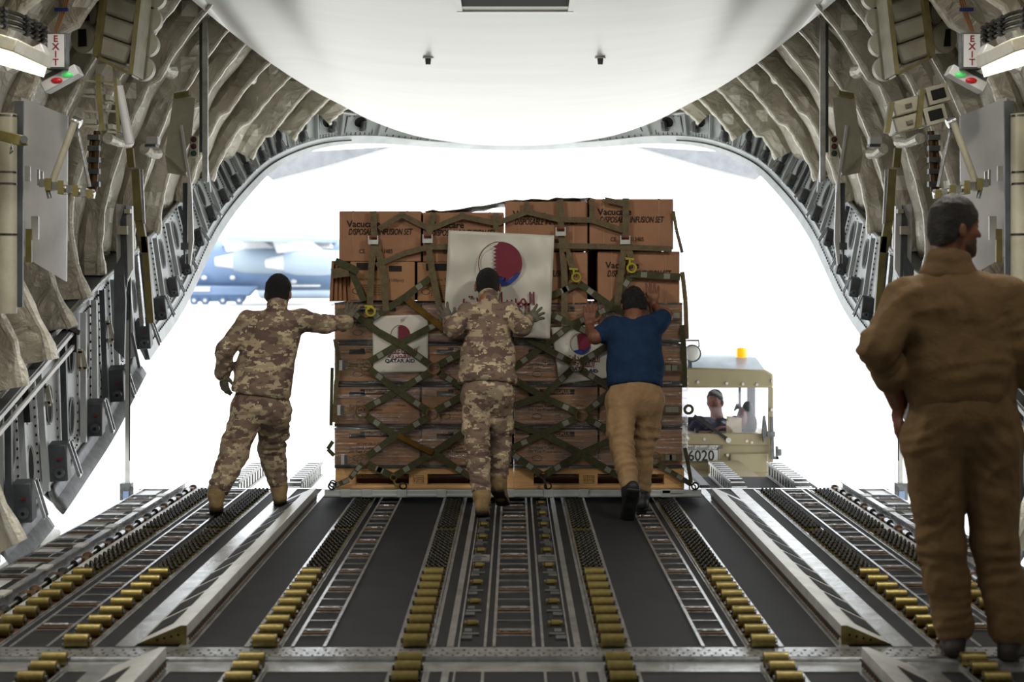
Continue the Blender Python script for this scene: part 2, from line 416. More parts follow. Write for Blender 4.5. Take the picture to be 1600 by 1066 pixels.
# short branching braces seen between the frames
for s in (1, -1):
    wo = bpy.data.objects['wall_left' if s > 0 else 'wall_right']
    for (a, b, r) in [((368, 112, 16.3), (396, 124, 16.5), .05), ((250, 101, 13.4), (268, 112, 13.6), .06), ((226, 232, 13.2), (246, 240, 13.4), .045), ((168, 216, 12.2), (202, 222, 12.6), .04),
                      ((345, 95, 16.0), (338, 110, 16.2), .03), ((290, 5, 13.4), (300, 14, 13.6), .035), ((478, 136, 19.3), (500, 140, 19.6), .03)]:
        m = MB(); p, q = P(*a[:2], a[2], s), P(*b[:2], b[2], s); m.tube([p, (p + q) / 2 + V((0, 0, -.02)), q], [r, r * .8, r], 10); m.build('wrapped_brace', M['rib'], wo)

c = MB(); rows = []
for d in list(np.arange(-4, 21.4, .5)):
    rows.append([V(((EA(d)) * -math.cos(a), d, EH + EB(d) * math.sin(a))) for a in np.linspace(A_TOP, PI - A_TOP, 17)])
c.grid(rows, flip=True); co = c.build('ceiling', M['blanket']); struct(co)
co.modifiers.new('thick', 'SOLIDIFY').thickness = -.06
# front bulkhead behind the camera, aft bulkhead above the opening
m = MB(); ring = [V((-EA(0) * math.cos(a), -4.1, EH + EB(0) * math.sin(a))) for a in np.linspace(-.48, PI + .48, 40)]
m.prism(ring, (0, -.1, 0)); struct(m.build('wall_front', M['cream']))
m = MB(); top = [V((-EA(21.3) * math.cos(a) * 1.0, 21.3, EH + EB(21.3) * math.sin(a))) for a in np.linspace(.98, PI - .98, 30)]
m.prism(top, (0, .1, 0)); struct(m.build('wall_back', M['frame_dark']))

# ------------------------------------------------------------------ sill / longeron round the cargo opening
def station(t):     # t in 0..12 -> (E1, E2)
    i = min(int(t), len(ST) - 2); f = t - i
    def cr(k):
        g = lambda j: P(*ST[max(0, min(len(ST) - 1, j))][k], ST[max(0, min(len(ST) - 1, j))][2])
        p0, p1, p2, p3 = g(i - 1), g(i), g(i + 1), g(i + 2)
        return .5 * ((2 * p1) + (p2 - p0) * f + (2 * p0 - 5 * p1 + 4 * p2 - p3) * f * f + (3 * p1 - p0 - 3 * p2 + p3) * f ** 3)
    return cr(0), cr(1)
def bandf(t):
    e1, e2 = station(t); f1 = station(min(12, t + .02))[0]; f0 = station(max(0, t - .02))[0]
    tan = (f1 - f0).normalized(); up = (e2 - e1); nrm = tan.cross(up).normalized()
    inw = V((0, 0, EH)) - e1; inw.y = 0
    if t > 9: inw = V((0, -1, -.3))
    if nrm.dot(inw) < 0: nrm = -nrm
    return e1, e2, tan, nrm
for s, side in ((1, 'left'), (-1, 'right')):
    tt = list(np.linspace(0, 12, 121))
    web = MB(); r0, r1 = [], []
    for t in tt:
        e1, e2, tan, n = bandf(t); th = .05 if t < 9 else .03
        r0.append([mir(q, s) for q in (e1, e2, e2 - n * th, e1 - n * th)])
    web.grid(r0, closed=True, flip=(s > 0))
    # ledge between the web and the wall lining
    led = []
    for t in tt:
        e1, e2, tan, n = bandf(t); d = e2.y; wl = wallp(d, a_low(d), -.03); led.append([mir(e2, s), mir(wl + V((0, 0, .0)), s)])
    fr = struct(web.build('trim_%d' % (1 if s > 0 else 2), M['frame'])); lm = MB(); lm.grid(led, flip=(s > 0)); lo = lm.build('ledge', M['frame_dark'], fr)
    lo.modifiers.new('t', 'SOLIDIFY').thickness = .02
    # forward sill below t=0 : closes the side between floor and lining near the viewer
    m = MB(); m.box(*sorted([(-3.10 * s, -4, -.1), (-3.03 * s, 10.2, .86)], key=lambda q: q[0])) if False else m.obox((-3.065 * s, 3.1, .38), (.035, 0, 0), (0, 7.1, 0), (0, 0, .48))
    m.build('forward_sill', M['frame'], fr)
    # top lip and lower flange (doubled outer edge, curling past the opening)
    lip = MB(); lip.tube([mir(station(t)[1], s) for t in tt], .018, 6); lip.build('top_lip', M['alu'], fr)
    fl = MB(); rows = []
    for t in np.linspace(4.1, 12, 90):
        e1, e2, tan, n = bandf(t); g = interp(t, [4, 5, 7, 9, 12], [.14, .12, .10, .08, .05])
        q = e1 + V((0, .12, 0)) + (e1 - e2).normalized() * g * 1.25 + n * .02
        rows.append([mir(x, s) for x in (e1 + n * .02, q, q - n * .05 + V((0, .04, 0)), e1 - n * .06)])
    fl.grid(rows, closed=True, flip=(s > 0)); fl.build('outer_flange', M['frame'], fr)
    rv = MB()
    for t in np.linspace(4.2, 9.6, 150):
        e1, e2, tan, n = bandf(t); dn = (e1 - e2).normalized()
        q = mir(e1 + n * .032 + dn * .05 + V((0, .045, 0)), s); rv.obox(q, mir(tan * .013, s), mir(dn * .008, s), mir(n * .004, s))
    rv.build('flange_slot', M['hole'], fr, kind='stuff')
    # lower curled fairings (two segments below the longeron)
    for (ta, tb) in ((0.0, 1.0), (1.22, 3.85)):
        fm = MB(); rows = []
        for t in np.linspace(ta, tb, 26):
            e1, e2, tan, n = bandf(t); dn = (e1 - e2).normalized()
            prof = [(0, .03), (.05, .045), (.10, .07), (.15, .11), (.20, .17), (.20, .19), (.13, .14), (.05, .02), (0, -.03)]
            rows.append([mir(e1 + dn * a_ * .8 + n * (b_ - .03) * .6, s) for a_, b_ in prof])
        fm.grid(rows, flip=(s > 0)); o = fm.build('curled_fairing', M['alu_dark'], fr); o.modifiers.new('t', 'SOLIDIFY').thickness = .012
    # stiffeners, oval lightening holes, rivets, latches
    stf = [.18, .62, 1.1, 1.55, 2.0, 2.45, 2.9, 3.3, 3.75, 4.2, 4.6, 5.0, 5.4, 5.8, 6.2, 6.6, 7.0, 7.45, 7.9, 8.4, 8.9, 9.4, 10.1, 10.9]
    riv = MB()
    for k, t in enumerate(stf):
        e1, e2, tan, n = bandf(t); m = MB(); a, b = e1 + (e2 - e1) * .04, e1 + (e2 - e1) * .96
        wdt = .10 if t < 4 else .05
        m.beam(mir(a + n * .03, s), mir(b + n * .03, s), .04 if t < 4 else .022, .04, up=mir(n, s)); m.build('stiffener', M['frame_dark'] if (k % 3 == 0 and t < 8) else M['frame'], fr)
        if k < len(stf) - 1:
            t2 = (t + stf[k + 1]) / 2; e1, e2, tan, n = bandf(t2); H = (e2 - e1).length; up = (e2 - e1).normalized()
            W = (bandf(stf[k + 1])[0] - bandf(t)[0]).length
            for ff in ((.66,) if t > 4 else (.74, .30) if k % 2 else (.56,)):
                c_ = e1 + up * H * ff; m = MB(); ru, rt = min(.12, H * .26), min(.065, W * .26)
                if t > 7.8: ru = H * .26; rt = ru * 1.2
                pts = [mir(c_ + n * .006 + up * ru * math.sin(q) + tan * rt * math.cos(q), s) for q in np.linspace(0, 2 * PI, 20, endpoint=False)]
                m.prism(pts, mir(-n * .012, s) , 0)  # no real opening: flat disc, its darkness put into the colour
                rp = [mir(c_ + n * .010 + up * ru * 1.08 * math.sin(q) + tan * rt * 1.12 * math.cos(q), s) for q in np.linspace(0, 2 * PI, 21)]
                m.tube(rp, .005, 5, 1, cap=False); m.build('lightening_hole', [M['hole'], M['frame']], fr)
            for u in np.linspace(.08, .92, 14):
                for v in (-.36, .36):
                    q = mir(e1 + up * H * u + tan * W * v + n * .004, s); riv.obox(q, mir(tan * .007, s), mir(up * .007, s), mir(n * .004, s))
            for v in np.linspace(-.3, .3, 6):
                for u in (.05, .12, .93):
                    q = mir(e1 + up * H * u + tan * W * v + n * .004, s); riv.obox(q, mir(tan * .006, s), mir(up * .006, s), mir(n * .004, s))
    riv.build('rivets', M['hole'], fr, kind='stuff')
    lats = [(.42, .20, 1.0), (1.28, .18, 1), (2.2, .16, 1.0), (3.1, .15, 1.0), (3.95, .16, .95), (4.45, .16, .8), (4.82, .2, .7), (5.2, .2, .7), (5.6, .2, .65), (6.0, .2, .62), (6.4, .2, .6), (6.8, .22, .58), (7.2, .24, .55), (7.65, .25, .52), (8.1, .26, .5), (8.6, .28, .5), (9.2, .4, .55), (9.8, .45, .5)]
    for (t, f_, sc) in lats:
        e1, e2, tan, n = bandf(t); up = (e2 - e1).normalized(); H = (e2 - e1).length; c_ = e1 + up * H * f_
        root = None
        m = MB(); z = sc
        m.obox(mir(c_ + n * .07 * z, s), mir(tan * .055 * z, s), mir(up * .12 * z, s), mir(n * .06 * z, s))
        lt = m.build('latch', M['frame_dark'], fr, bevel=.008)
        m = MB(); fc = V((0, -1, 0)); cc = c_ + n * .085 * z - tan * .056 * z
        m.cyl(mir(cc - up * .055 * z, s), mir(cc - up * .055 * z - tan * .03 * z, s), .034 * z, 16); m.cyl(mir(cc - up * .055 * z - tan * .03 * z, s), mir(cc - up * .055 * z - tan * .034 * z, s), .012 * z, 10, 1)
        m.build('latch_roller', [M['alu_dark'], M['hole']], lt)
        m = MB(); m.obox(mir(cc + up * .03 * z - tan * .006, s), mir(n * .014 * z, s), mir(up * .005 * z, s), mir(tan * .006, s)); m.build('red_mark', M['red'], lt)
        m = MB(); q = c_ + n * .14 * z
        for sgn in (-1, 1):
            m.beam(mir(q + up * .12 * z + tan * .03 * z * sgn, s), mir(q - up * .10 * z + tan * .03 * z * sgn + n * .06 * z, s), .008 * z, .02 * z)
        m.beam(mir(q + up * .12 * z - tan * .03 * z, s), mir(q + up * .12 * z + tan * .03 * z, s), .008 * z, .02 * z)
        m.beam(mir(q - up * .10 * z - tan * .03 * z + n * .06 * z, s), mir(q - up * .10 * z + tan * .03 * z + n * .06 * z, s), .008 * z, .02 * z)
        m.build('latch_guard', M['alu'], lt)

# ------------------------------------------------------------------ raised aft door skin under the ceiling
DT = [((150, -150), 9.6), ((200, -95), 10.3), ((250, -45), 11.3), ((300, 0), 12.6), ((360, 50), 14.2), ((425, 100), 15.6), ((487, 140), 17.0), ((531, 163), 17.8), ((581, 189), 18.5), ((644, 211), 19.1), ((706, 222), 19.4), ((760, 227), 19.55), ((803, 228), 19.6)]
left = [P(*p_, d) for p_, d in DT]; left = catmull(left, 3)
aft = left + [V((-p.x, p.y, p.z)) for p in left[::-1][1:]]
m = MB(); rows = []
for p in aft:
    yf = min(9.4, p.y - .2); row = []
    for k in range(22):
        y = p.y + (yf - p.y) * k / 21
        x = p.x * (1 - .0) ; z = p.z + .058 * (p.y - y)
        lim = 3.22; r = math.hypot(x, z - EH)
        if r > lim: x, z = x * lim / r, EH + (z - EH) * lim / r
        row.append(V((x, y, z)))
    rows.append(row)
m.grid(rows, flip=False)
# rolled rim up from the aft edge
m.grid([[p, p + V((0, .05, .015)), p + V((0, .07, .06)), p + V((0, .04, .14))] for p in aft], flip=True)
dome = struct(m.build('door_1', M['dome']), 'raised aft cargo door skin bulging down under the ceiling')
def skin_z(x, y):
    best = min(aft, key=lambda q: abs(q.x - x)); return best.z + .058 * (best.y - y)
for sx in (-1, 1):
    m = MB()
    for (xx, ww) in ((1.08, .012), (1.2, .012)):
        pts = [V((sx * xx, y, skin_z(sx * xx, y) - .001)) for y in np.linspace(18.6, 9.8, 12)]
        for a, b in zip(pts, pts[1:]): m.beam(a, b, ww, .006)
    m.build('skin_seam', M['dome'], dome)
    m = MB(); y = 14.3; z = skin_z(.7, y); x = sx * .71 + (.005 if sx > 0 else 0)
    m.cyl((x, y, z), (x, y, z - .012), .045, 16, 1); m.cyl((x, y, z - .01), (x, y, z - .06), .026, 12, 0, .02); m.build('drain_stub', [M['frame_dark'], M['white']], dome)
m = MB(); za = skin_z(0, 12.3); zb = skin_z(0, 10.0); xm = (805 - CX) / F * 12.2; hw = .375
m.prism([(xm - hw, 12.2, za - .012), (xm + hw, 12.2, za - .012), (xm + hw, 10.0, zb - .012), (xm - hw, 10.0, zb - .012)], (0, 0, .01), 0)  # flat black plate, the darkness of the recess is in its colour
for sx in (-1, 1): m.beam((xm + sx * (hw + .02), 12.34, za - .02), (xm + sx * (hw + .02), 10.0, zb - .02), .04, .03, mi=1)
m.beam((xm - hw - .04, 12.33, za - .018), (xm + hw + .04, 12.33, za - .018), .06, .035, mi=1)
m.prism([(xm - hw, 12.33, za - .03), (xm + hw, 12.33, za - .03), (xm + hw, 12.12, za + .0), (xm - hw, 12.12, za + .0)], (0, 0, .01), 1)
m.build('door_hatch', [M['hole'], M['dome']], dome)
# outside tail strakes seen past the opening
for s in (1, -1):
    m = MB(); q = [P(612, 229, 23.5, s), P(380, 243, 23.5, s), P(425, 281, 23.5, s), P(500, 262, 23.5, s)]
    m.prism(q, (0, .35, 0)); struct(m.build('trim_%d' % (3 if s > 0 else 4), M['pale']), 'pale grey tail strake outside the cargo opening, %s side' % ('left' if s > 0 else 'right'))

# ------------------------------------------------------------------ ground, ramp floor
m = MB(); m.box((-600, -60, -1.95), (600, 900, -1.7)); g = struct(m.build('ground', M['ground']))
m = MB(); m.box((-2.62, 7.14, -.16), (2.62, 12.92, 0)); fl = struct(m.build('floor', M['antiskid']), 'dark anti-skid ramp floor of the hold')
m = MB(); m.box((-3.0, -4, -.16), (3.0, 7.08, 0)); m.build('forward_floor', M['antiskid'], fl)
m = MB(); m.cyl((-2.62, 7.11, -.012), (2.62, 7.11, -.012), .032, 14); m.build('ramp_hinge', M['alu_dark'], fl)
m = MB(); m.box((-2.62, 7.15, -.01), (2.62, 7.36, .004)); m.box((-2.62, 6.9, -.01), (2.62, 7.075, .004)); m.build('hinge_plate', M['alu'], fl)
m = MB()
for x in np.arange(-2.55, 2.56, .045):
    for y in (7.2, 7.24, 7.3): m.cyl((x + (.02 if y == 7.24 else 0), y, .003), (x + (.02 if y == 7.24 else 0), y, .0055), .006, 6)
m.build('hinge_plate_holes', M['hole'], fl, kind='stuff')
m = MB(); m.box((-2.8, 12.905, -.1), (2.8, 12.96, .006)); m.build('ramp_end_edge', M['alu'], fl)

def strip(xa, xb, ya, yb, mt='alu', z=.005, name='metal_strip'):
    m = MB(); m.box((xa, ya, -.004), (xb, yb, z)); return m.build(name, M[mt], fl)
Y0, Y1 = 7.36, 12.9
for s in (1, -1):
    X = lambda a, b: tuple(sorted((s * a, s * b)))
    for (a, b, mt, z) in [(.257, .287, 'alu', .006), (.335, .352, 'alu', .005), (.486, .503, 'alu', .006), (.985, 1.0, 'alu', .006), (1.118, 1.15, 'alu', .008), (1.375, 1.43, 'alu', .005),
                          (1.615, 1.70, 'alu', .008), (1.785, 1.80, 'alu', .006), (1.915, 1.925, 'alu', .006), (2.185, 2.197, 'alu', .006), (2.31, 2.36, 'alu_white', .02), (.118, .13, 'alu', .006), (.232, .24, 'alu', .006)]:
        x0, x1 = X(a, b); strip(x0, x1, Y0, Y1, mt, z)
        if a < 2.3: strip(x0, x1, 5.5, 6.9, mt, z)

def ladder(xa, xb, ya, yb, first, pitch, label, grp='tie-down tracks let into the floor', fit=True, kind=0):
    """metal ladder frame let into the floor with brown tie-down fittings"""
    xc = (xa + xb) / 2; r = thing('tie_down_track', label, 'floor track', (xc, ya, 0), grp)
    m = MB(); m.box((xa, ya, -.003), (xa + .014, yb, .009)); m.box((xb - .014, ya, -.003), (xb, yb, .009))
    y = first
    while y < yb - .1:
        for off in (-.065, .065, .065 + (pitch - .13) / 2):
            if ya < y + off < yb: m.box((xa, y + off - .006, -.003), (xb, y + off + .006, .008))
        y += pitch
    m.build('track_frame', M['alu'], r)
    y = first
    while y < yb - .1:
        m = MB(); m.box((xa + .016, y - .056, -.003), (xb - .016, y + .056, .003)); m.box((xa + .016, y - .045, .003), (xb - .016, y - .02, .012))
        m.cyl((xa + .03, y + .02, .012), (xb - .03, y + .02, .012), .008, 8, 1)
        for fx in (.3, .7): m.cyl((xa + (xb - xa) * fx, y - .01, .003), (xa + (xb - xa) * fx, y - .01, .02), .012, 8, 1)
        m.build('tie_down_fitting', [M['gold_dark'], M['alu']], r); y += pitch
    return r
fy = F * EH / (989.2 - CY)
ladder(-.092, .092, Y0, 12.85, fy - .02, .53, 'metal ladder track with brown fittings along the middle of the ramp')
for s, sd in ((1, 'left'), (-1, 'right')):
    q = sorted((s * -.95, s * -.80)); ladder(q[0], q[1], Y0, 12.85, fy - .02, .53, 'inner %s ladder track of brown fittings, beside a wide dark walkway strip' % sd)
    q = sorted((s * -2.15, s * -1.98)); ladder(q[0], q[1], Y0, 12.85, fy + .1, .53, 'outer %s ladder track between the two outer roller rows' % sd)
# centre lock strips with light plates
for s, sd in ((1, 'left'), (-1, 'right')):
    r = thing('lock_strip', 'narrow %s strip of pallet locks beside the middle ladder track' % sd, 'floor track', (-s * .2, Y0, 0), 'pallet lock strips')
    m = MB(); m.box((-s * .19 - .03, Y0, -.002), (-s * .19 + .03, 12.85, .002)); m.build('strip_base', M['antiskid'], r)
    y = 7.5; k = 0
    while y < 12.7:
        m = MB(); m.box((-s * .205 - .022, y, 0), (-s * .205 + .022, y + .07, .012)); m.box((-s * .19 - .035, y + .1, 0), (-s * .19 + .035, y + .14, .010), 0); m.box((-s * .2 - .02, y + .17, 0), (-s * .2 + .012, y + .24, .008))
        m.build_each('lock_plate', M['alu_dark'], r)
        m = MB(); m.cyl((-s * .19 - .02, y + .33, .012), (-s * .19 + .02, y + .33, .012), .016, 10); m.box((-s * .19 - .035, y + .30, 0), (-s * .19 - .025, y + .36, .02)); m.box((-s * .19 + .02, y + .30, 0), (-s * .19 + .03, y + .36, .02)); m.build('lock_pin', M['gold'], r)
        y += .53; k += 1
for y in (9.6,):
    for s in (1, -1): strip(*sorted((s * .135, s * .23)), y, y + .22, 'alu', .007, 'cross_plate')

# ------------------------------------------------------------------ roller and caster tracks
rol = MB(); rol.cyl((-.05, 0, .020), (.05, 0, .020), .030, 16); rol.cyl((-.062, 0, .020), (.062, 0, .020), .012, 8, 1)
rol_me = rol.mesh('roller', [M['gold'], M['chrome']])
cas = MB(); cas.cyl((0, 0, 0), (0, 0, .018), .0125, 8, 0); cas.ellipsoid((0, 0, .026), (.0105, .0105, .0115), 10, 7, 1)
cas_me = cas.mesh('caster', [M['gold'], M['caster']])
rail_me = {}
def track(xc, label, near=True):
    r = thing('roller_track', label, 'roller track', (xc, Y0, 0), 'roller and caster tracks on the ramp')
    for q in (-1, 1):
        m = MB(); m.box((xc + q * .062 - .004, Y0, 0), (xc + q * .062 + .004, 12.75, .016)); m.build('side_rail', M['alu'], r)
    m = MB(); m.box((xc - .06, Y0, -.003), (xc + .06, 12.75, .003)); m.build('track_bed', M['gold_dark'], r)
    for k in range(9):
        y = F * EH / (1013 - CY) + .212 * k
        o = bpy.data.objects.new('roller', rol_me); o.location = (xc, y, .012); fin(o, r)
    y = 9.2; n = 0; rest = MB(); row = 0
    while y < 12.7:
        if 10.62 < y < 10.74: y += .1
        for j in range(4):
            x = xc - .043 + .0285 * j + (.007 if row % 2 else -.004)
            if n < 100:
                o = bpy.data.objects.new('caster', cas_me); o.location = (x, y, .004); o.rotation_euler.z = .5 * ((n * 7) % 5 - 2); fin(o, r)
            else:
                vs = [(vx + x, vy + y, vz + .004) for vx, vy, vz in cas.v]; o_ = len(rest.v); rest.v += vs; rest.f += [tuple(i + o_ for i in f) for f in cas.f]; rest.m += cas.m
            n += 1
        y += .052; row += 1
    rest.build('caster_rows', [M['gold'], M['caster']], r, kind='stuff')
    return r
for xc, nm in ((-.42, 'roller and caster track left of the middle lock strips'), (.42, 'roller and caster track right of the middle lock strips'),
               (-1.06, 'roller and caster track left of the inner left ladder track'), (1.06, 'roller and caster track right of the inner right ladder track'),
               (-1.86, 'roller and caster track just outside the left guide rail'), (1.86, 'roller and caster track just outside the right guide rail'),
               (-2.255, 'outermost left roller and caster track beside the side rail'), (2.255, 'outermost right roller and caster track, partly behind the standing man')):
    track(xc, nm)
    r = thing('roller_track', ('short %s roller row on the near side of the ramp hinge, ' % ('left' if xc < 0 else 'right')) + {'0.42': 'nearest the middle', '1.06': 'second from the middle', '1.86': 'third from the middle', '2.25': 'outermost', '2.26': 'outermost'}['%.2f' % abs(xc)], 'roller track', (xc, 6.9, 0), 'short roller rows before the hinge')
    for k, y in enumerate((7.0, 6.84, 6.66, 6.45)):
        o = bpy.data.objects.new('roller', rol_me); o.location = (xc, y, .012); fin(o, r)
    for q in (-1, 1):
        m = MB(); m.box((xc + q * .066 - .004, 5.6, 0), (xc + q * .066 + .004, 6.95, .02)); m.build('side_rail', M['alu'], r)

# ------------------------------------------------------------------ raised guide rails
def guide(s, ya, yb, label):
    r = thing('guide_rail', label, 'guide rail', (-s * 1.45, ya, 0), 'raised guide rails')
    sec = [(-1.62, .004), (-1.43, .085), (-1.405, .085), (-1.405, .004)]
    m = MB(); m.grid([[mir((x, y, z), s) for x, z in sec] for y in (ya, yb)], closed=True, flip=(s < 0)); m.build('rail_plate', M['alu_white'], r)
    m = MB(); m.prism([mir((x, ya - .006, z), s) for x, z in sec], (0, .008, 0), 0); m.build('end_plate', M['gold'], r)
    m = MB()
    for k in range(4): m.cyl(mir((-1.44 - .03 * k, ya - .008, .045 - .007 * k), s), mir((-1.44 - .03 * k, ya - .004, .045 - .007 * k), s), .006, 8)
    m.build_each('bolt_hole', M['hole'], r)
    L = yb - ya; n = max(1, int(L / .42))
    for k in range(n):
        y0 = ya + .16 + k * .42; y1 = y0 + .33
        if y1 > yb: break
        zz = lambda x: .004 + (x + 1.62) / .19 * .081 + .002
        m = MB(); q = [(-1.60, y0 - .04), (-1.50, y0 + .03), (-1.50, y1 + .03), (-1.60, y1 - .04)]
        m.prism([mir((x, y, zz(x)), s) for x, y in q], (0, 0, .002)); m.build('antiskid_insert', M['antiskid'], r)
    m = MB(); y = ya + .05
    while y < yb - .02: m.box(*[tuple(v) for v in (mir((-1.404, y, .012), s), mir((-1.398, y + .02, .03), s))]) if s > 0 else m.box(*[tuple(v) for v in (mir((-1.398, y, .012), s), mir((-1.404, y + .02, .03), s))]); y += .045
    m.build('rack_teeth', M['gold_dark'], r, kind='stuff')
    m = MB(); m.box(*( ((-1.403, ya, .034), (-1.396, yb, .038)) if s > 0 else ((1.396, ya, .034), (1.403, yb, .038)))); m.build('edge_line', M['black'], r)
    return r
guide(1, 7.42, 12.3, 'long raised guide rail on the left of the ramp with dark inserts'); guide(-1, 7.42, 12.3, 'long raised guide rail on the right of the ramp with dark inserts')
guide(1, 5.4, 6.98, 'near end of the guide rail before the hinge at bottom left'); guide(-1, 5.4, 6.98, 'near end of the guide rail before the hinge at bottom right')

# outer side: I-beam rail, lock shaft and outer ladder
for s, sd in ((1, 'left'), (-1, 'right')):
    r = thing('side_rail_beam', 'tall aluminium side rail along the %s edge of the ramp' % sd, 'side rail', (-s * 2.57, 7.6, 0))
    m = MB(); m.grid([[mir((x, y, z), s) for x, z in ((-2.47, 0), (-2.47, .010), (-2.452, .010), (-2.452, .062), (-2.465, .062), (-2.465, .068), (-2.425, .068), (-2.425, .062), (-2.443, .062), (-2.443, .010), (-2.425, .010), (-2.425, 0))] for y in (7.5, 12.85)], closed=True, flip=(s < 0))
    m.build('rail_web', M['alu'], r)
    y = 8.2
    while y < 12.6:
        m = MB(); m.box(*[tuple(v) for v in ([mir((-2.475, y, .062), s), mir((-2.42, y + .14, .073), s)] if s > 0 else [mir((-2.42, y, .062), s), mir((-2.475, y + .14, .073), s)])]); m.build('rail_clip', M['alu_white'], r); y += .75
    r = thing('lock_shaft', 'dark restraint shaft with brass locks inside the %s side rail' % sd, 'lock mechanism', (-s * 2.45, 7.6, 0))
    m = MB(); m.cyl(mir((-2.39, 7.6, .02), s), mir((-2.39, 12.8, .02), s), .011, 10); m.build('shaft', M['chrome'], r)
    y = 7.8; k = 0
    while y < 12.6:
        m = MB(); m.cyl(mir((-2.39, y, .022), s), mir((-2.39, y + .1, .022), s), .022, 12, 0); m.build('lock_sleeve', M['chrome'], r); m = MB(); m.box((-s * 2.39 - .03, y + .12, 0), (-s * 2.39 + .03, y + .2, .036), 1); m.build('lock_block', [M['chrome'], M['gold_dark']], r); m = MB()
        m.ellipsoid((-s * 2.39, y + .3, .022), (.03, .05, .022), 10, 6, 1 if k % 2 else 2); m.build('lock_unit', [M['chrome'], M['gold_dark'], M['black']], r); y += .53; k += 1
    for t in range(1):
        q = sorted((s * -2.77, s * -2.50)); rr = ladder(q[0], q[1], 8.9 if s > 0 else 8.9, 12.9, 9.1, .53, 'outermost %s ladder track outside the side rail' % sd)
        m = MB(); m.box((q[0], 8.9, -.12), (q[1], 12.9, -.003)); m.build('track_bed', M['alu_white'], rr)
        for y0 in np.arange(9.18, 12.7, .53):
            for (xa_, xb_) in ((q[0] + .02, (q[0] + q[1]) / 2 - .008), ((q[0] + q[1]) / 2 + .008, q[1] - .02)): m = MB(); m.box((xa_, y0, -.003), (xb_, y0 + .16, .002)); m.box((xa_, y0 + .2, -.003), (xb_, y0 + .24, .002)); m.build('antiskid_insert', M['antiskid'], rr)
# ramp toes reaching back from the ramp end
def toe(xa, xb, ya, yb, label):
    r = thing('ramp_toe', label, 'ramp toe', ((xa + xb) / 2, ya, 0), 'ribbed ramp toes')
    n = 12; m = MB()
    for k in range(n):
        y = ya + (yb - ya) * k / n; z0 = -.10; h = (.07 + .02 * k) if k < 3 else .122
        m.box((xa, y, z0), (xb, y + (yb - ya) / n * .55, z0 + h))
    m.build_each('tread_block', M['alu'], r)
    m = MB(); m.box((xa + .01, ya, -.10), (xb - .01, yb, -.03)); m.build('toe_core', M['alu_dark'], r)
    m = MB(); sx = xa if xa > 0 else xb
    m.beam((sx, ya + .3, .012), (sx, yb, .012), .012, .02); m.beam((sx, ya, -.09), (sx, yb, -.09), .012, .02); m.build_each('side_bar', M['alu_white'], r)
for (a, b, lb) in ((1.66, 1.775, 'ribbed aluminium ramp toe just right of the pallet'), (2.15, 2.27, 'ribbed aluminium ramp toe furthest right, in front of the cab'),
                   (-1.74, -1.63, 'ribbed aluminium ramp toe left of the pallet'), (-2.22, -2.11, 'ribbed aluminium ramp toe behind the legs of the left soldier')):
    toe(a, b, 12.98, 14.7, lb)
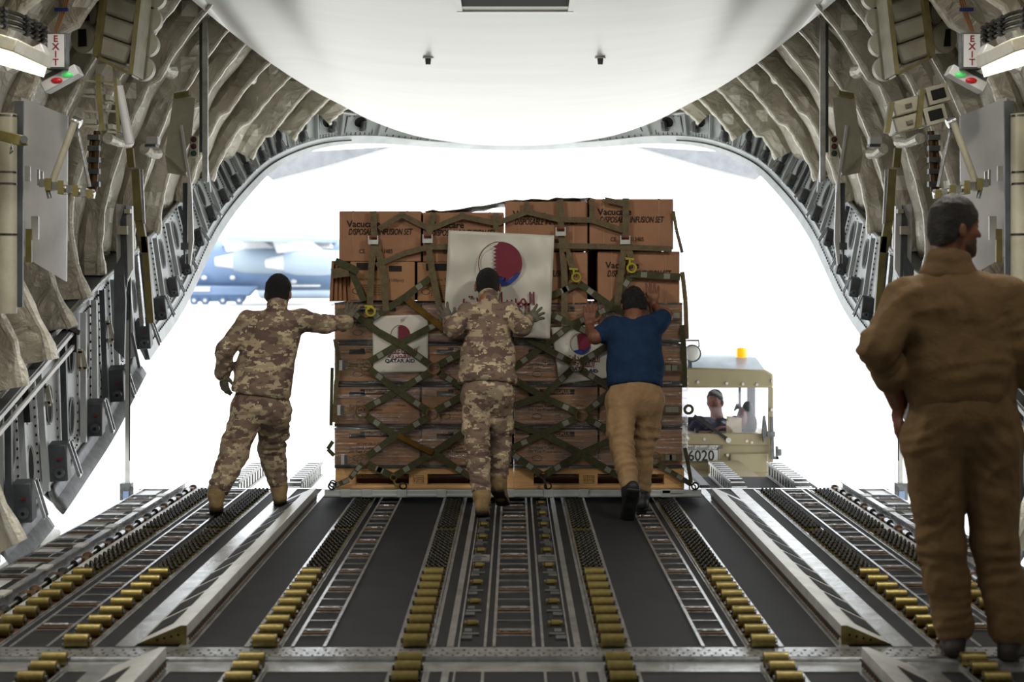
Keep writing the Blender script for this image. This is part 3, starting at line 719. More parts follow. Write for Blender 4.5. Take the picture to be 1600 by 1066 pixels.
# ================================================================== THINGS ON THE SIDE WALLS
def quad(m, pts, off, mi=0): return m.prism(pts, off, mi)
def sdn(s): return 'left' if s > 0 else 'right'
for s in (1, -1):
    sd = sdn(s); Q = lambda x, y, d: P(x, y, d, s)
    # EXIT sign
    c0 = Q(89, 80, 10.0); r = thing('exit_sign', 'upright white EXIT sign with red letters high on the %s wall' % sd, 'sign', c0, 'exit signs on the side walls' if False else None)
    m = MB(); m.box((c0.x - .058, c0.y - .02, c0.z - .105), (c0.x + .058, c0.y + .06, c0.z + .105)); m.build('sign_case', M['alu_dark'], r, bevel=.004)
    m = MB(); m.box((c0.x - .048, c0.y - .026, c0.z - .095), (c0.x + .048, c0.y - .018, c0.z + .095)); m.build('sign_face', M['white'], r)
    D = Deco()
    for k, ch in enumerate('EXIT'): D.text(ch, c0.x, c0.z + .067 - k * .045, c0.y - .028, .052, bold=.0012, sx=1.05)
    D.mb.build('lettering', M['red'], r)
    # lit indicator wedges (red lens / green lens)
    for (x, y, d, ro, w_) in ((97, 124, 10.1, -.5, .115), (42, 92, 9.7, -.45, .12)):
        c0 = Q(x, y, d); r = thing('indicator_light', 'slanted white indicator light box %s, %s wall' % ('below the exit sign' if x > 60 else 'next to the lit ceiling lamp', sd), 'light', c0)
        ax = V((math.cos(ro) * s, 0, -math.sin(ro))); az = V((math.sin(ro) * s, 0, math.cos(ro)))
        m = MB(); m.obox(c0, ax * w_, V((0, .06, 0)), az * .032); m.build('light_case', M['white'], r, bevel=.006)
        m = MB(); m.obox(c0 + az * .042 - ax * .03, ax * w_ * .6, V((0, .05, 0)), az * .018); m.build('vent_top', M['frame_dark'], r)
        for q, k_ in ((-.05, 'redglow'), (.02, 'greenglow')):
            m = MB(); cc = c0 + ax * (q + .03) - az * .005 - V((0, .062, 0)); m.ellipsoid(cc, (.035, .012, .017), 12, 8); m.build('lens', M[k_], r)
    # lit ceiling lamp
    c0 = Q(2, 84, 9.2); r = thing('ceiling_lamp', 'lit white fluorescent lamp box at the top %s edge' % sd, 'lamp', c0)
    ro = -.28; ax = V((math.cos(ro) * s, 0, math.sin(ro) )); az = V((-math.sin(ro) * s, 0, math.cos(ro)))
    m = MB(); m.obox(c0 + az * .045 , ax * .17, V((0, .35, 0)), az * .035); m.build('lamp_case', M['cream'], r, bevel=.006)
    m = MB(); m.obox(c0 - az * .015, ax * .155, V((0, .33, 0)), az * .03); m.build('diffuser', M['lamp'], r)
    # ration / duct rack with three boxes
    d = 11.2; c0 = Q(175, 55, d); r = thing('canister_rack', 'tilted rack of three grey boxes with round slotted ends high on the %s wall' % sd, 'equipment rack', c0)
    ro = math.radians(-19); ax = V((math.cos(ro) * s, 0, math.sin(ro))); az = V((-math.sin(ro) * s, 0, math.cos(ro)))
    u = d / F
    for k, (x, y) in enumerate(((205, -18), (196, 18), (190, 50), (183, 82))):
        cc = Q(x, y, d); m = MB(); m.obox(cc, ax * 28 * u, V((0, .16, 0)), az * 15.5 * u); m.build('canister_box', M['cream'], r, bevel=.02)
    for (x, y) in ((142, -15), (139, 20), (135, 60)):
        cc = Q(x, y, d - .05); e = MB(); ce = cc - ax * 2 * u
        nd = (V((-.45 * s, -1, -.1))).normalized()
        e.cyl(ce + nd * .02, ce - nd * .09, 24 * u, 28, 0); e.cyl(ce + nd * .026, ce + nd * .02, 22 * u, 28, 2)
        sid = V((1, -.45, 0)).normalized() * s; e.obox(ce + nd * .028, sid * 7.5 * u, nd * .004, V((0, 0, 13.5 * u)), 1); e.build('round_end', [M['cream'], M['hole'], M['cream']], r)
    for (x, y) in ((238, -6), (232, 30), (227, 68), (220, 106)):
        cc = Q(x, y, d + .15); e = MB(); e.cyl(cc, cc + V((0, .08, 0)), 20 * u, 24); e.build('round_end', M['cream'], r)
    for (xa, ya, xb, yb) in ((172, -30, 157, 92), (228, -25, 212, 120)):
        m = MB(); m.beam(Q(xa, ya, d - .1), Q(xb, yb, d - .1), .03, .3, up=(0, 1, 0)); m.build_each('rack_side', M['olive'], r)
    m = MB(); m.beam(Q(157, 92, d - .1), Q(212, 120, d - .1), .02, .2, up=(0, 1, 0)); m.build('rack_rail', M['olive'], r)
    # lower rack
    d = 10.9; u = d / F; c0 = Q(160, 165, d)
    if s > 0:
        r = thing('bottle_rack', 'small open metal crate rack below the canister rack on the left wall', 'equipment rack', c0); m = MB()
        for (x0, y0, x1, y1) in ((128, 125, 152, 150), (158, 130, 180, 160), (130, 173, 156, 197), (160, 172, 184, 205)):
            for dd in (d, d + .14):
                pts = [Q(x0, y0, dd), Q(x1, y0 + 3, dd), Q(x1, y1 + 2, dd), Q(x0, y1, dd)]
                for k in range(4): m.beam(pts[k], pts[(k + 1) % 4], .014, .014)
            for (x, y) in ((x0, y0), (x1, y0 + 3), (x1, y1 + 2), (x0, y1)): m.beam(Q(x, y, d), Q(x, y, d + .14), .014, .014)
            m.box(*[tuple(v) for v in (Q(x0 + 2, y1 - 4, d + .02), Q(x1 - 2, y1 - 9, d + .12))])
        m.build('wire_crate', M['cream'], r)
        m = MB(); m.beam(Q(156, 118, d - .02), Q(163, 205, d - .02), .03, .12, up=(0, 1, 0)); m.beam(Q(183, 125, d - .02), Q(189, 208, d - .02), .02, .12, up=(0, 1, 0)); m.build_each('rack_post', M['olive'], r)
        m = MB(); m.cyl(Q(185, 135, d - .05), Q(203, 225, d - .05), .03, 12); m.build('tube_arm', M['white'], r)
    else:
        r = thing('box_rack', 'tilted rack of two latched grey boxes below the canister rack on the right wall', 'equipment rack', c0)
        ro = math.radians(-15); ax = V((math.cos(ro) * s, 0, math.sin(ro))); az = V((-math.sin(ro) * s, 0, math.cos(ro)))
        for (x, y) in ((190, 167), (188, 193)):
            cc = Q(x, y, d); m = MB(); m.obox(cc, ax * 27 * u, V((0, .12, 0)), az * 12 * u); m.build('canister_box', M['cream'], r, bevel=.012)
            m = MB(); m.obox(cc - V((0, .125, 0)) + ax * 4 * u, ax * 5 * u, V((0, .012, 0)), az * 3 * u); m.build('latch', M['chrome'], r)
        for (x, y) in ((147, 150), (151, 182)):
            cc = Q(x, y, d - .05); m = MB(); m.obox(cc, ax * 17 * u, V((0, .12, 0)), az * 14 * u, 0); m.obox(cc - V((0, .122, 0)), ax * 11 * u, V((0, .004, 0)), az * 8 * u, 1); m.build('slotted_end', [M['cream'], M['hole']], r, bevel=.004)
        m = MB(); m.beam(Q(166, 140, d - .14), Q(172, 200, d - .14), .03, .06, up=(0, 1, 0)); m.beam(Q(213, 160, d - .14), Q(221, 208, d - .14), .03, .06, up=(0, 1, 0)); m.build_each('rack_side', M['olive'], r)
    # flat white panel
    r = thing('wall_panel', 'large flat pale grey panel with a sloping top on the %s wall' % sd, 'panel', Q(70, 300, 10.8)); m = MB()
    m.prism([Q(33, 152, 10.6), Q(105, 181, 11.0), Q(103, 440, 11.0), Q(36, 400, 10.6)], V((0, .03, 0))); m.build('panel_sheet', M['white'], r)
    m = MB(); m.box(*[tuple(v) for v in (Q(40, 260, 10.58), Q(47, 283, 10.56))]); m.box(*[tuple(v) for v in (Q(50, 338, 10.58), Q(60, 375, 10.56))]); m.box(*[tuple(v) for v in (Q(42, 358, 10.57), Q(49, 410, 10.54))], 1) ; m.build_each('panel_label', [M['alu_white'], M['olive']], r)
    # big upright duct cylinder
    r = thing('upright_duct', 'tall cream cylinder standing at the %s edge of the picture' % sd, 'duct', Q(9, 480, 9.9)); a, b = Q(8, 490, 9.75), Q(8, 178, 9.75); m = MB(); m.cyl(a, b, .066, 24); m.build('duct_tube', M['cream'], r)
    m = MB()
    for yy in (268, 286, 365, 180): m.cyl(Q(8, yy, 9.75), Q(8, yy + 3, 9.75), .069, 24)
    m.build_each('duct_band', M['chrome'], r); m = MB(); m.beam(Q(30, 158, 9.8), Q(29, 480, 9.8), .02, .05); m.build('duct_bracket', M['frame_dark'], r)
    # hydraulic A-frame
    d = 10.35; r = thing('hydraulic_strut', 'folding hydraulic arm bracketed across the pale panel on the %s wall' % sd, 'hydraulic arm', Q(95, 290, d))
    m = MB(); m.cyl(Q(116, 192, d), Q(82, 284, d), .022, 12); m.build('strut_tube', M['cream'], r)
    m = MB(); m.cyl(Q(119, 192, d + .05), Q(140, 292, d + .05), .011, 10); m.cyl(Q(113, 188, d + .02), Q(126, 194, d + .02), .03, 12); m.build('thin_rod', M['alu'], r)
    m = MB(); m.cyl(Q(62, 285, d), Q(148, 305, d), .022, 10)
    for k, x in enumerate((68, 78, 88, 98, 110, 120, 132, 142)):
        y = 285 + (x - 62) * .23; w_ = (.03, .045, .03, .05, .028, .04, .03, .035)[k]; m.obox(Q(x, y, d), V((.018, 0, 0)), V((0, w_, 0)), V((0, 0, w_ * .8)), k % 2)
    m.beam(Q(60, 265, d), Q(60, 290, d), .012, .012); m.beam(Q(66, 268, d), Q(66, 288, d), .012, .012); m.cyl(Q(74, 295, d), Q(78, 310, d), .014, 10)
    m.build('bracket_joint', [M['alu'], M['olive']], r)
    # olive/black struts and doors between the frames, lower wall
    d = 12.1; r = thing('latch_column', 'narrow dark latch column with rods in front of the %s wall lining' % sd, 'latch gear', Q(145, 240, d)); m = MB()
    m.cyl(Q(152, 205, d), Q(146, 300, d), .025, 10); m.cyl(Q(143, 218, d), Q(139, 295, d), .014, 8); m.build('dark_rod', M['gold_dark'], r); m = MB()
    for y in (215, 232, 250, 268, 288): m.obox(Q(147, y, d - .02), V((.04, 0, 0)), V((0, .03, 0)), V((0, 0, .018)))
    m.build_each('clamp', M['alu_dark'], r)
    d = 12.4; r = thing('door_frame_post', 'upright white and black door track post low on the %s wall' % sd, 'post', Q(195, 400, d)); m = MB()
    m.prism([Q(181, 318, d), Q(206, 322, d), Q(208, 420, d), Q(183, 470, d)], V((0, .05, 0))); m.build('white_plate', M['white'], r); m = MB()
    m.prism([Q(188, 345, d - .02), Q(196, 320, d - .02), Q(199, 440, d - .02), Q(190, 500, d - .02)], V((0, .02, 0))); m.build('black_strip', M['frame_dark'], r); m = MB()
    m.obox(Q(192, 360, d - .05), V((.035, 0, 0)), V((0, .03, 0)), V((0, 0, .03))); m.obox(Q(200, 330, d - .05), V((.02, 0, 0)), V((0, .03, 0)), V((0, 0, .015))); m.build_each('roller_clip', M['cream'], r)
    m = MB(); m.prism([Q(178, 420, d - .06), Q(192, 395, d - .06), Q(196, 470, d - .06), Q(194, 560, d - .06), Q(178, 545, d - .06)], V((0, .04, 0))); m.build('lower_plate', M['frame_dark'], r)
    d = 12.9; r = thing('track_channel', 'tall olive channel rising up the %s wall lining' % sd, 'post', Q(222, 400, d)); m = MB()
    m.beam(Q(203, 232, d), Q(206, 262, d), .05, .05); m.beam(Q(213, 265, d), Q(218, 345, d), .08, .06); m.beam(Q(218, 345, d), Q(226, 395, d), .05, .06); m.beam(Q(226, 370, d), Q(236, 505, d), .05, .05); m.build_each('channel', M['olive'], r)
    m = MB(); m.beam(Q(221, 265, d - .04), Q(225, 350, d - .04), .012, .02); m.beam(Q(213, 400, d - .04), Q(223, 510, d - .04), .06, .03); m.build_each('edge_strip', M['alu'], r)
    # grey post from ceiling
    d = 14.0; r = thing('ceiling_post', 'dark grey upright post running from the ceiling down the %s side' % sd, 'post', Q(317, 150, d)); m = MB()
    m.box(*[tuple(v) for v in (Q(311.5, 238, d), Q(321.5, -60, d + .06))]); m.build('post_bar', M['frame_dark'], r); m = MB()
    m.box(*[tuple(v) for v in (Q(317, 285, d), Q(324.5, -60, d - .03))]); m.build('post_edge', M['alu'], r); m = MB(); m.beam(Q(319, 238, d), Q(327, 300, d + .2), .03, .03); m.build('post_foot', M['frame'], r)
    # traffic light unit
    d = 13.7; c0 = Q(302.5, 229, d); r = thing('signal_light', 'small three-lamp red and green jump signal on the %s wall' % sd, 'signal light', c0)
    m = MB(); m.box((c0.x - .036, c0.y, c0.z - .09), (c0.x + .036, c0.y + .05, c0.z + .09)); m.build('signal_case', M['cream'], r, bevel=.02)
    for k, (q, mm) in enumerate(((.055, 'red_dim'), (0, 'red_dim'), (-.055, 'green_dim'))):
        m = MB(); m.cyl((c0.x, c0.y - .004, c0.z + q), (c0.x, c0.y + .01, c0.z + q), .023, 16, 1); m.ellipsoid((c0.x, c0.y - .004, c0.z + q), (.017, .008, .017), 12, 8, 0); m.build('lens', [M[mm], M['black']], r)
    # beige panels by the signal
    d = 13.75; r = thing('beige_cover_panel', 'angular beige cover panels beside the signal light on the %s wall' % sd, 'panel', Q(285, 190, d)); m = MB()
    m.prism([Q(271, 150, d + .2), Q(305, 153, d + .2), Q(299, 218, d + .2), Q(283, 250, d + .2), Q(265, 236, d + .2), Q(264, 200, d + .2)], V((0, .03, 0))); m.build('upper_panel', M['cream'], r); m = MB()
    m.prism([Q(263, 203, d), Q(283, 196, d), Q(294, 262, d), Q(290, 272, d), Q(258, 240, d)], V((0, .03, 0))); m.build('middle_panel', M['cream'], r); m = MB()
    m.prism([Q(258, 242, d + .05), Q(290, 262, d + .05), Q(292, 276, d + .05), Q(262, 270, d + .05)], V((0, .03, 0))); m.build('lower_panel', M['cream'], r)
    m = MB(); m.beam(Q(283, 196, d - .02), Q(295, 275, d - .02), .014, .02); m.beam(Q(295, 275, d - .02), Q(297, 300, d - .02), .014, .02); m.build_each('white_edge', M['white'], r)
    m = MB(); m.obox(Q(285, 148, d + .1), V((.06, 0, .012 * s)), V((0, .05, 0)), V((0, 0, .018))); m.build('latch_bar', M['olive'], r)
    # second pair of white strip against band
    d = 14.3; r = thing('white_door_strip', 'slim white strip with dark handles where the lining meets the sill, %s side' % sd, 'post', Q(297, 340, d)); m = MB()
    m.prism([Q(293, 282, d), Q(299, 286, d), Q(302, 375, d), Q(297, 415, d), Q(294, 412, d)], V((0, .04, 0))); m.build('strip', M['white'], r); m = MB()
    m.beam(Q(290, 286, d + .05), Q(290, 380, d + .05), .04, .04); m.obox(Q(289, 385, d), V((.03, 0, 0)), V((0, .03, 0)), V((0, 0, .03))); m.beam(Q(288, 385, d), Q(289, 412, d), .015, .015); m.build('dark_handle', M['frame_dark'], r)
    # small white box on the lining
    d = 12.9; c0 = Q(237, 219, d); r = thing('junction_box', 'small white junction box on the %s wall lining' % sd, 'box', c0); m = MB(); m.box((c0.x - .045, c0.y, c0.z - .03), (c0.x + .045, c0.y + .1, c0.z + .03)); m.build('box_case', M['white'], r, bevel=.005)
    m = MB(); m.box((c0.x - .05, c0.y - .01, c0.z - .05), (c0.x + .03, c0.y + .1, c0.z - .032)); m.build('box_base', M['frame_dark'], r)
    # pipe bundle
    r = thing('pipe_bundle', 'bundle of thin metal pipes with black couplings beside the %s lamp' % sd, 'pipes', Q(50, 30, 10)); 
    for k in range(4):
        m = MB(); a = Q(-20, 8 + 9 * k, 8.9 - .06 * k); b = Q(28, 22 + 8 * k, 9.1); c_ = Q(72, 44 + 7 * k, 9.3 + .04 * k); m.tube([a, b, c_], .011, 8, 0)
        for f_ in (.25, .55, .8): p_ = b.lerp(c_, f_); q_ = b.lerp(c_, f_ + .08); m.cyl(p_, q_, .018, 8, 1)
        for f_ in (.5,): p_ = a.lerp(b, f_); q_ = a.lerp(b, f_ + .08); m.cyl(p_, q_, .018, 8, 1)
        m.build('pipe', [M['chrome'], M['black']], r)
    r = thing('cable_run', 'pair of tan cables clipped down the lining above the %s exit sign' % sd, 'cables', Q(92, 20, 10.6))
    for k in range(3): m = MB(); m.tube([Q(106 + 3 * k, -20, 10.5), Q(98 + 3 * k, 12, 10.5), Q(85 + 2 * k, 50, 10.5)], .007, 6); m.build('cable', M['card'], r)
    m = MB(); m.obox(Q(96, 15, 10.45), V((.04, 0, 0)), V((0, .012, 0)), V((0, 0, .01))); m.build('cable_clip', M['blue'], r)
    # white guard rail pair on the sill
    r = thing('guard_rail', 'pair of white rails running along the lower %s sill' % sd, 'rail', Q(60, 600, 11)); 
    rl = [(Q(-40, 698, 9.5), Q(115, 518, 11.6)), (Q(-40, 722, 9.5), Q(115, 541, 11.6))]
    for a, b in rl:
        m = MB(); m.beam(a, b, .022, .026); m.build('rail_bar', M['white'], r)
    m = MB(); m.beam(rl[0][1] + V((0, 0, .06)), rl[1][1] - V((0, 0, .04)), .035, .05); m.beam(Q(40, 600, 10.6) , Q(44, 660, 10.6), .04, .04); m.beam(Q(105, 512, 11.5), Q(120, 520, 11.6), .05, .03); m.build_each('rail_bracket', M['black'], r)
    m = MB()
    for a, b in (((98, 525), (112, 520)),): m.beam(Q(-40, 682, 9.55), Q(108, 512, 11.6), .06, .01); 
    m.build('dark_ledge', M['frame_dark'], r)
    # slotted handles on the sill web
    r = thing('stowed_handle', 'row of folded grey handles on the web of the %s sill' % sd, 'handle', Q(130, 560, 12))
    for (x, y, d) in ((75, 616, 11.2), (130, 562, 12.0), (36, 670, 10.8), (172, 518, 12.9)):
        m = MB(); u = d / F; a, b, c_, e_ = Q(x - 4, y - 14, d), Q(x + 2, y - 14, d), Q(x + 8, y + 14, d), Q(x - 3, y + 14, d)
        for p_, q_ in ((a, b), (b, c_), (c_, e_), (e_, a)): m.beam(p_ - V((0, .06, 0)), q_ - V((0, .06, 0)), .018, .03)
        m.build('handle_frame', M['cream'], r)
    # hanging ramp support strut
    d = 12.75; a, b = Q(200.5, 425, d), Q(199, 760, d); r = thing('support_strut', 'long thin white strut hanging down to the %s edge of the ramp' % sd, 'strut', Q(198, 780, d)); m = MB()
    m.beam(a, b, .032, .03); m.build('strut_bar', M['alu_white'], r); m = MB(); m.beam(Q(203.5, 425, d - .02), Q(202.5, 720, d - .02), .006, .008); m.build('cable', M['black'], r)
    m = MB(); m.obox(Q(198, 768, d), V((.042, 0, 0)), V((0, .04, 0)), V((0, 0, .062)), 0); m.obox(Q(197, 774, d - .045), V((.02, 0, 0)), V((0, .006, 0)), V((0, 0, .03)), 1); m.cyl(Q(205, 764, d - .06), Q(205, 764, d), .018, 10, 0); m.build('strut_foot', [M['alu_dark'], M['ac_blue']], r)
    m = MB(); m.obox(Q(200, 425, d), V((.02, 0, 0)), V((0, .03, 0)), V((0, 0, .03))); m.beam(Q(201, 440, d - .02), Q(199, 500, d - .02), .03, .02); m.build('top_joint', M['alu_dark'], r)
    # slanted side brace on that strut
    m = MB(); m.beam(Q(206, 520, d + .1), Q(218, 575, d + .1), .02, .02); m.build('brace', M['alu_dark'], r)
# yellow bracket on the left only
r = thing('yellow_bracket', 'yellow drilled metal arm in front of the left upright duct', 'bracket', P(20, 212, 9.5)); m = MB()
m.prism([P(-30, 196, 9.5), P(38, 212, 9.5), P(42, 226, 9.5), P(30, 228, 9.5), P(-30, 212, 9.5)], (0, .05, 0)); m.build('arm_plate', M['olive'], r, bevel=.004)
m = MB(); m.cyl(P(37, 218, 9.46), P(37, 218, 9.6), .022, 10); m.tube([P(18, 224, 9.5), P(20, 236, 9.48), P(16, 240, 9.48), P(17, 230, 9.5)], .005, 6); m.build('pin', M['alu_dark'], r)
r = thing('fairing_edge', 'curved white outer fairing showing past the lower left sill', 'fairing', P(40, 860, 12)); m = MB()
m.prism([P(-40, 905, 11.0), P(5, 872, 11.0), P(22, 838, 11.0), P(66, 842, 11.2), P(62, 868, 11.2), P(10, 895, 11.0)], (0, .5, 0)); m.build('fairing_skin', M['alu_white'], r, bevel=.03)
m = MB(); m.prism([P(24, 850, 10.98), P(62, 848, 11.1), P(62, 862, 11.1), P(24, 862, 10.98)], (0, .02, 0)); m.build('slot', M['frame_dark'], r)
# grey equipment box behind the standing man at right
c0 = P(1592, 470, 9.3); r = thing('equipment_box', 'pale grey box at the right edge behind the standing man', 'box', c0); m = MB(); m.box((c0.x - .09, c0.y, c0.z - .12), (c0.x + .12, c0.y + .3, c0.z + .07)); m.build('box_case', M['alu_white'], r, bevel=.012)
m = MB(); m.cyl((c0.x - .05, c0.y - .004, c0.z + .03), (c0.x - .05, c0.y + .004, c0.z + .03), .012, 10); m.build('box_knob', M['alu_dark'], r)

# ================================================================== PALLET LOAD
YF = 12.20; U = YF / F     # front face of the cartons
def X_(px, y=YF): return (px - CX) * y / F
def Z_(py, y=YF): return EH - (py - CY) * y / F
PF = 12.10
pr = thing('aluminium_pallet', 'flat aluminium cargo pallet under the netted cartons, on the casters', 'pallet', (0, PF, .04))
x0, x1 = X_(507, PF), X_(1096, PF)
m = MB(); m.box((x0, PF + .01, .042), (x1, PF + 2.2, .098)); m.build('pallet_panel', M['alu'], pr)
m = MB(); m.beam((x0, PF + .01, .07), (x1, PF + .01, .07), .02, .05); m.beam((x0, PF - .004, .058), (x1, PF - .004, .058), .012, .018); m.build('edge_rail', M['frame'], pr, bevel=.003)
m = MB()
for px in (540, 573, 628, 690, 795, 857, 912, 1040): cx = X_(px, PF); m.box((cx - .035, PF - .012, .045), (cx + .035, PF, .1))
m.build_each('edge_block', M['frame'], pr, bevel=.004)
m = MB(); m.box((X_(1035, PF), PF - .012, .075), (X_(1068, PF), PF - .009, .094)); m.build('data_plate', M['alu_white'], pr)
for px in (519, 630, 856, 1086):
    cx = X_(px, PF); m = MB(); m.ring((cx, PF - .01, .125), (0, 1, .2), .024, .006, 18, 6); m.build('tie_ring', M['chrome'], pr)
# two wooden pallets
for (pa, pb, nm) in ((524, 802.6, 'left'), (803, 1069, 'right')):
    r = thing('wooden_pallet', 'pine pallet with stamped blocks under the %s stack of cartons' % nm, 'pallet', (X_((pa + pb) / 2), YF, .098), None)
    a, b = X_(pa), X_(pb); W = b - a; zb = .099
    for k in range(3):
        y = YF + (0, .5, 1.0)[k]
        m = MB(); m.box((a, y, zb), (b, y + .1, zb + .022)); m.build('bottom_board', M['wood'], r)
        m = MB(); m.box((a, y, zb + .098), (b, y + .1, zb + .12)); m.build('stringer_board', M['wood'], r)
        for q, wd in ((0, .14), (.46 if nm == 'left' else .43, .13), (1, .14)):
            cx = a + (W - wd) * q; m = MB(); m.box((cx, y, zb + .022), (cx + wd, y + .1, zb + .098)); m.build('block', M['wood'], r)
            if k == 0 and 0 < q < 1:
                D = Deco(); zc = zb + .06
                for (u0, u1, w0, w1) in ((.03, .105, .025, .027), (.03, .105, -.027, -.025), (.03, .032, -.027, .027), (.103, .105, -.027, .027), (.055, .057, -.027, .027), (.055, .105, -.001, .001)): D.rect(cx + u0, cx + u1, zc + w0, zc + w1, y - .0005, t=.001)
                D.text('IPPC', cx + .043, zc, y - .001, .018, rot=PI / 2, thick=.0003); D.text('CN-001', cx + .08, zc + .013, y - .001, .016, thick=.0003); D.text('HT DB', cx + .08, zc - .013, y - .001, .016, thick=.0003)
                D.mb.build('stamp', M['print'], r)
    m = MB()
    for k in range(7): y = YF + .005 + k * .175; m.box((a, y, zb + .12), (b, y + .12, zb + .138))
    m.build_each('deck_board', M['wood'], r)
    m = MB()
    for k in range(2): m.box((a + .14, YF + .12 + k * .5, zb + .03), (b - .14, YF + .16 + k * .5, zb + .05)); m.box((a + .14, YF + .22 + k * .5, zb + .0), (b - .14, YF + .3 + k * .5, zb + .02))
    m.build_each('inner_board', M['wood_dark'], r)

def rounded_box(a, b, bulge=.004):
    m = MB(); return m.box(a, b)
Lt = Deco  # shorthand
def carton(pxa, pxb, pya, pyb, kind, label, y=YF, depth=.58, tilt=0, grp=None):
    a, b, zt, zb = X_(pxa), X_(pxb), Z_(pya), Z_(pyb); w_, h_ = b - a, zt - zb; xc, zc = (a + b) / 2, (zt + zb) / 2
    r = thing('carton', label, 'cardboard box', (xc, y, zb), grp or 'cartons on the pallet load')
    m = MB(); m.box((a, y, zb), (b, y + depth, zt)); m.build('box_body', M['card2'] if kind == 'V' else M['card'], r, bevel=.006)
    if kind == 'V':
        m = MB()
        for f_ in (.17, .83): x = a + w_ * f_; m.box((x - .006, y - .003, zb), (x + .006, y - .0005, zt)); m.box((x - .006, y - .003, zt - .001), (x + .006, y + depth, zt + .002))
        m.build_each('packing_band', M['strap_clear'], r)
        D = Deco(); D.text('Vacucare', xc - w_ * .20, zc + h_ * .24, y - .0042, .064, thick=.0006, bold=.0012)
        D.text('DISPOSABLE INFUSION SET', xc, zc + h_ * .085, y - .0042, .056, thick=.0006, sx=.66, sz=1.1, bold=.0007, shear=.25)
        D.text('CE    YY0013485', xc - w_ * .05, zc - h_ * .30, y - .0042, .042, thick=.0006, sx=.8)
        D.mb.build('printing', M['print'], r)
    elif kind == 'B':
        m = MB(); m.box((a - .001, y - .002, zb), (b + .001, y - .0005, zb + .022)); m.box((a - .001, y - .002, zt - .012), (b + .001, y - .0005, zt)); m.build_each('dark_tape', M['tape'], r)
        D = Deco(); D.rect(a + w_ * .17, a + w_ * .36, zc + h_ * .24, zc + h_ * .36, y - .0005, t=.001)
        D.rect(a + w_ * .30, a + w_ * .72, zc + h_ * .28, zc + h_ * .41, y - .0005, t=.001); 
        D.text('24"*24"-SK-3.2M', xc - w_ * .1, zc + h_ * .1, y - .001, .026, thick=.0004)
        D.text('Sterilised Tubes', a + w_ * .32, zc + h_ * .0, y - .001, .028, thick=.0004, bold=.0005); D.text('200 Test Preparation', a + w_ * .36, zc - h_ * .09, y - .001, .028, thick=.0004, bold=.0005)
        for k, L_ in enumerate((.3, .36, .33, .4, .3, .26)): D.text('manufactured for medical use only'[: int(12 + 40 * L_)], a + w_ * .62, zc - h_ * (.17 + .05 * k), y - .001, .015, thick=.0003)
        D.text('150 pcs', a + w_ * .78, zc + h_ * .02, y - .001, .022, thick=.0004)
        D.mb.tube([(a + w_ * .27 + .034 * math.cos(q), y - .001, zc - h_ * .25 + .02 * math.sin(q)) for q in np.linspace(0, 2 * PI, 17)], .002, 4)
        D.mb.build('printing', M['print'], r)
        D = Deco(); D.text('BROMEDPLUS', a + w_ * .51, zc + h_ * .345, y - .0022, .036, thick=.0004, bold=.0006, sx=.85); D.mb.build('brand_printing', M['card'], r)
    else:
        D = Deco(); D.rect(a + w_ * .1, a + w_ * .42, zt - .06, zt - .008, y - .0005, t=.001); D.rect(a + w_ * .6, a + w_ * .8, zt - .07, zt - .03, y - .0005, t=.001)
        D.text('Sterile Tubes', a + w_ * .3, zc + h_ * .05, y - .001, .028, thick=.0004); D.text('(100pcs)', a + w_ * .72, zc + h_ * .02, y - .001, .03, thick=.0004)
        for k in range(5): D.text('prescription box for ward use', a + w_ * .33, zc - h_ * (.1 + .06 * k), y - .001, .017, thick=.0003)
        D.mb.tube([(a + w_ * .1 + .03 * math.cos(q), y - .001, zc - h_ * .25 + .02 * math.sin(q)) for q in np.linspace(0, 2 * PI, 17)], .002, 4)
        D.mb.build('printing', M['print'], r)
    return r
g1 = 'cartons on the pallet load'
carton(530, 658, 330, 408.7, 'V', 'large infusion set carton at the top left corner of the load')
carton(661, 787, 332, 409.5, 'V', 'large infusion set carton second from left in the top layer, behind the big banner')
carton(789, 918, 315, 392, 'V', 'large infusion set carton second from right in the top layer')
carton(921, 1052, 311, 390, 'V', 'large infusion set carton at the top right corner of the load')
carton(547, 648, 409, 470, 'S', 'brown carton with dark tape marks under the top left carton', depth=.55)
carton(652, 787, 410, 471, 'S', 'brown carton in the second layer left of the big banner')
carton(790, 918, 394, 476, 'V', 'infusion set carton half hidden right of the big banner')
carton(934, 1062, 393, 477, 'V', 'infusion set carton in the second layer above the man in blue')
rows_ = ((473, 535.5, 'first'), (537.5, 600.5, 'second'), (602.5, 667, 'third'), (669, 731.6, 'lowest'))
cols_ = ((523, 656, 'left column of the left stack'), (659, 797, 'right column of the left stack'), (804, 934, 'left column of the right stack'), (937, 1066, 'right column of the right stack'))
for (ya, yb, rn) in rows_:
    for (xa, xb, cn) in cols_:
        carton(xa, xb, ya, yb, 'B', 'brown carton under stretch wrap, %s wrapped row, %s' % (rn, cn))
# cartons behind the front layer (seen through the gaps)
proto = None
for i, (xa, xb, ya, yb) in enumerate([(c_[0], 803.9 if c_[1] == 797 else c_[1], r_[0], r_[1]) for r_ in rows_ for c_ in cols_] + [(545, 655, 335, 408.5), (665, 780, 335, 470), (795, 915, 320, 470), (925, 1045, 320, 470), (550, 657, 409, 471)]):
    a, b, zt, zb = X_(xa), X_(xb), Z_(ya), Z_(yb); r = thing('carton', 'brown carton in the rear layer of the load, seen only through gaps', 'cardboard box', ((a + b) / 2, YF + .6, zb), 'rear layer cartons')
    m = MB(); y_ = YF + (.6 if xb - xa != 60 else .605); m.box((a, y_, zb), (b, y_ + .57, zt)); m.build('box_body', M['card'], r)
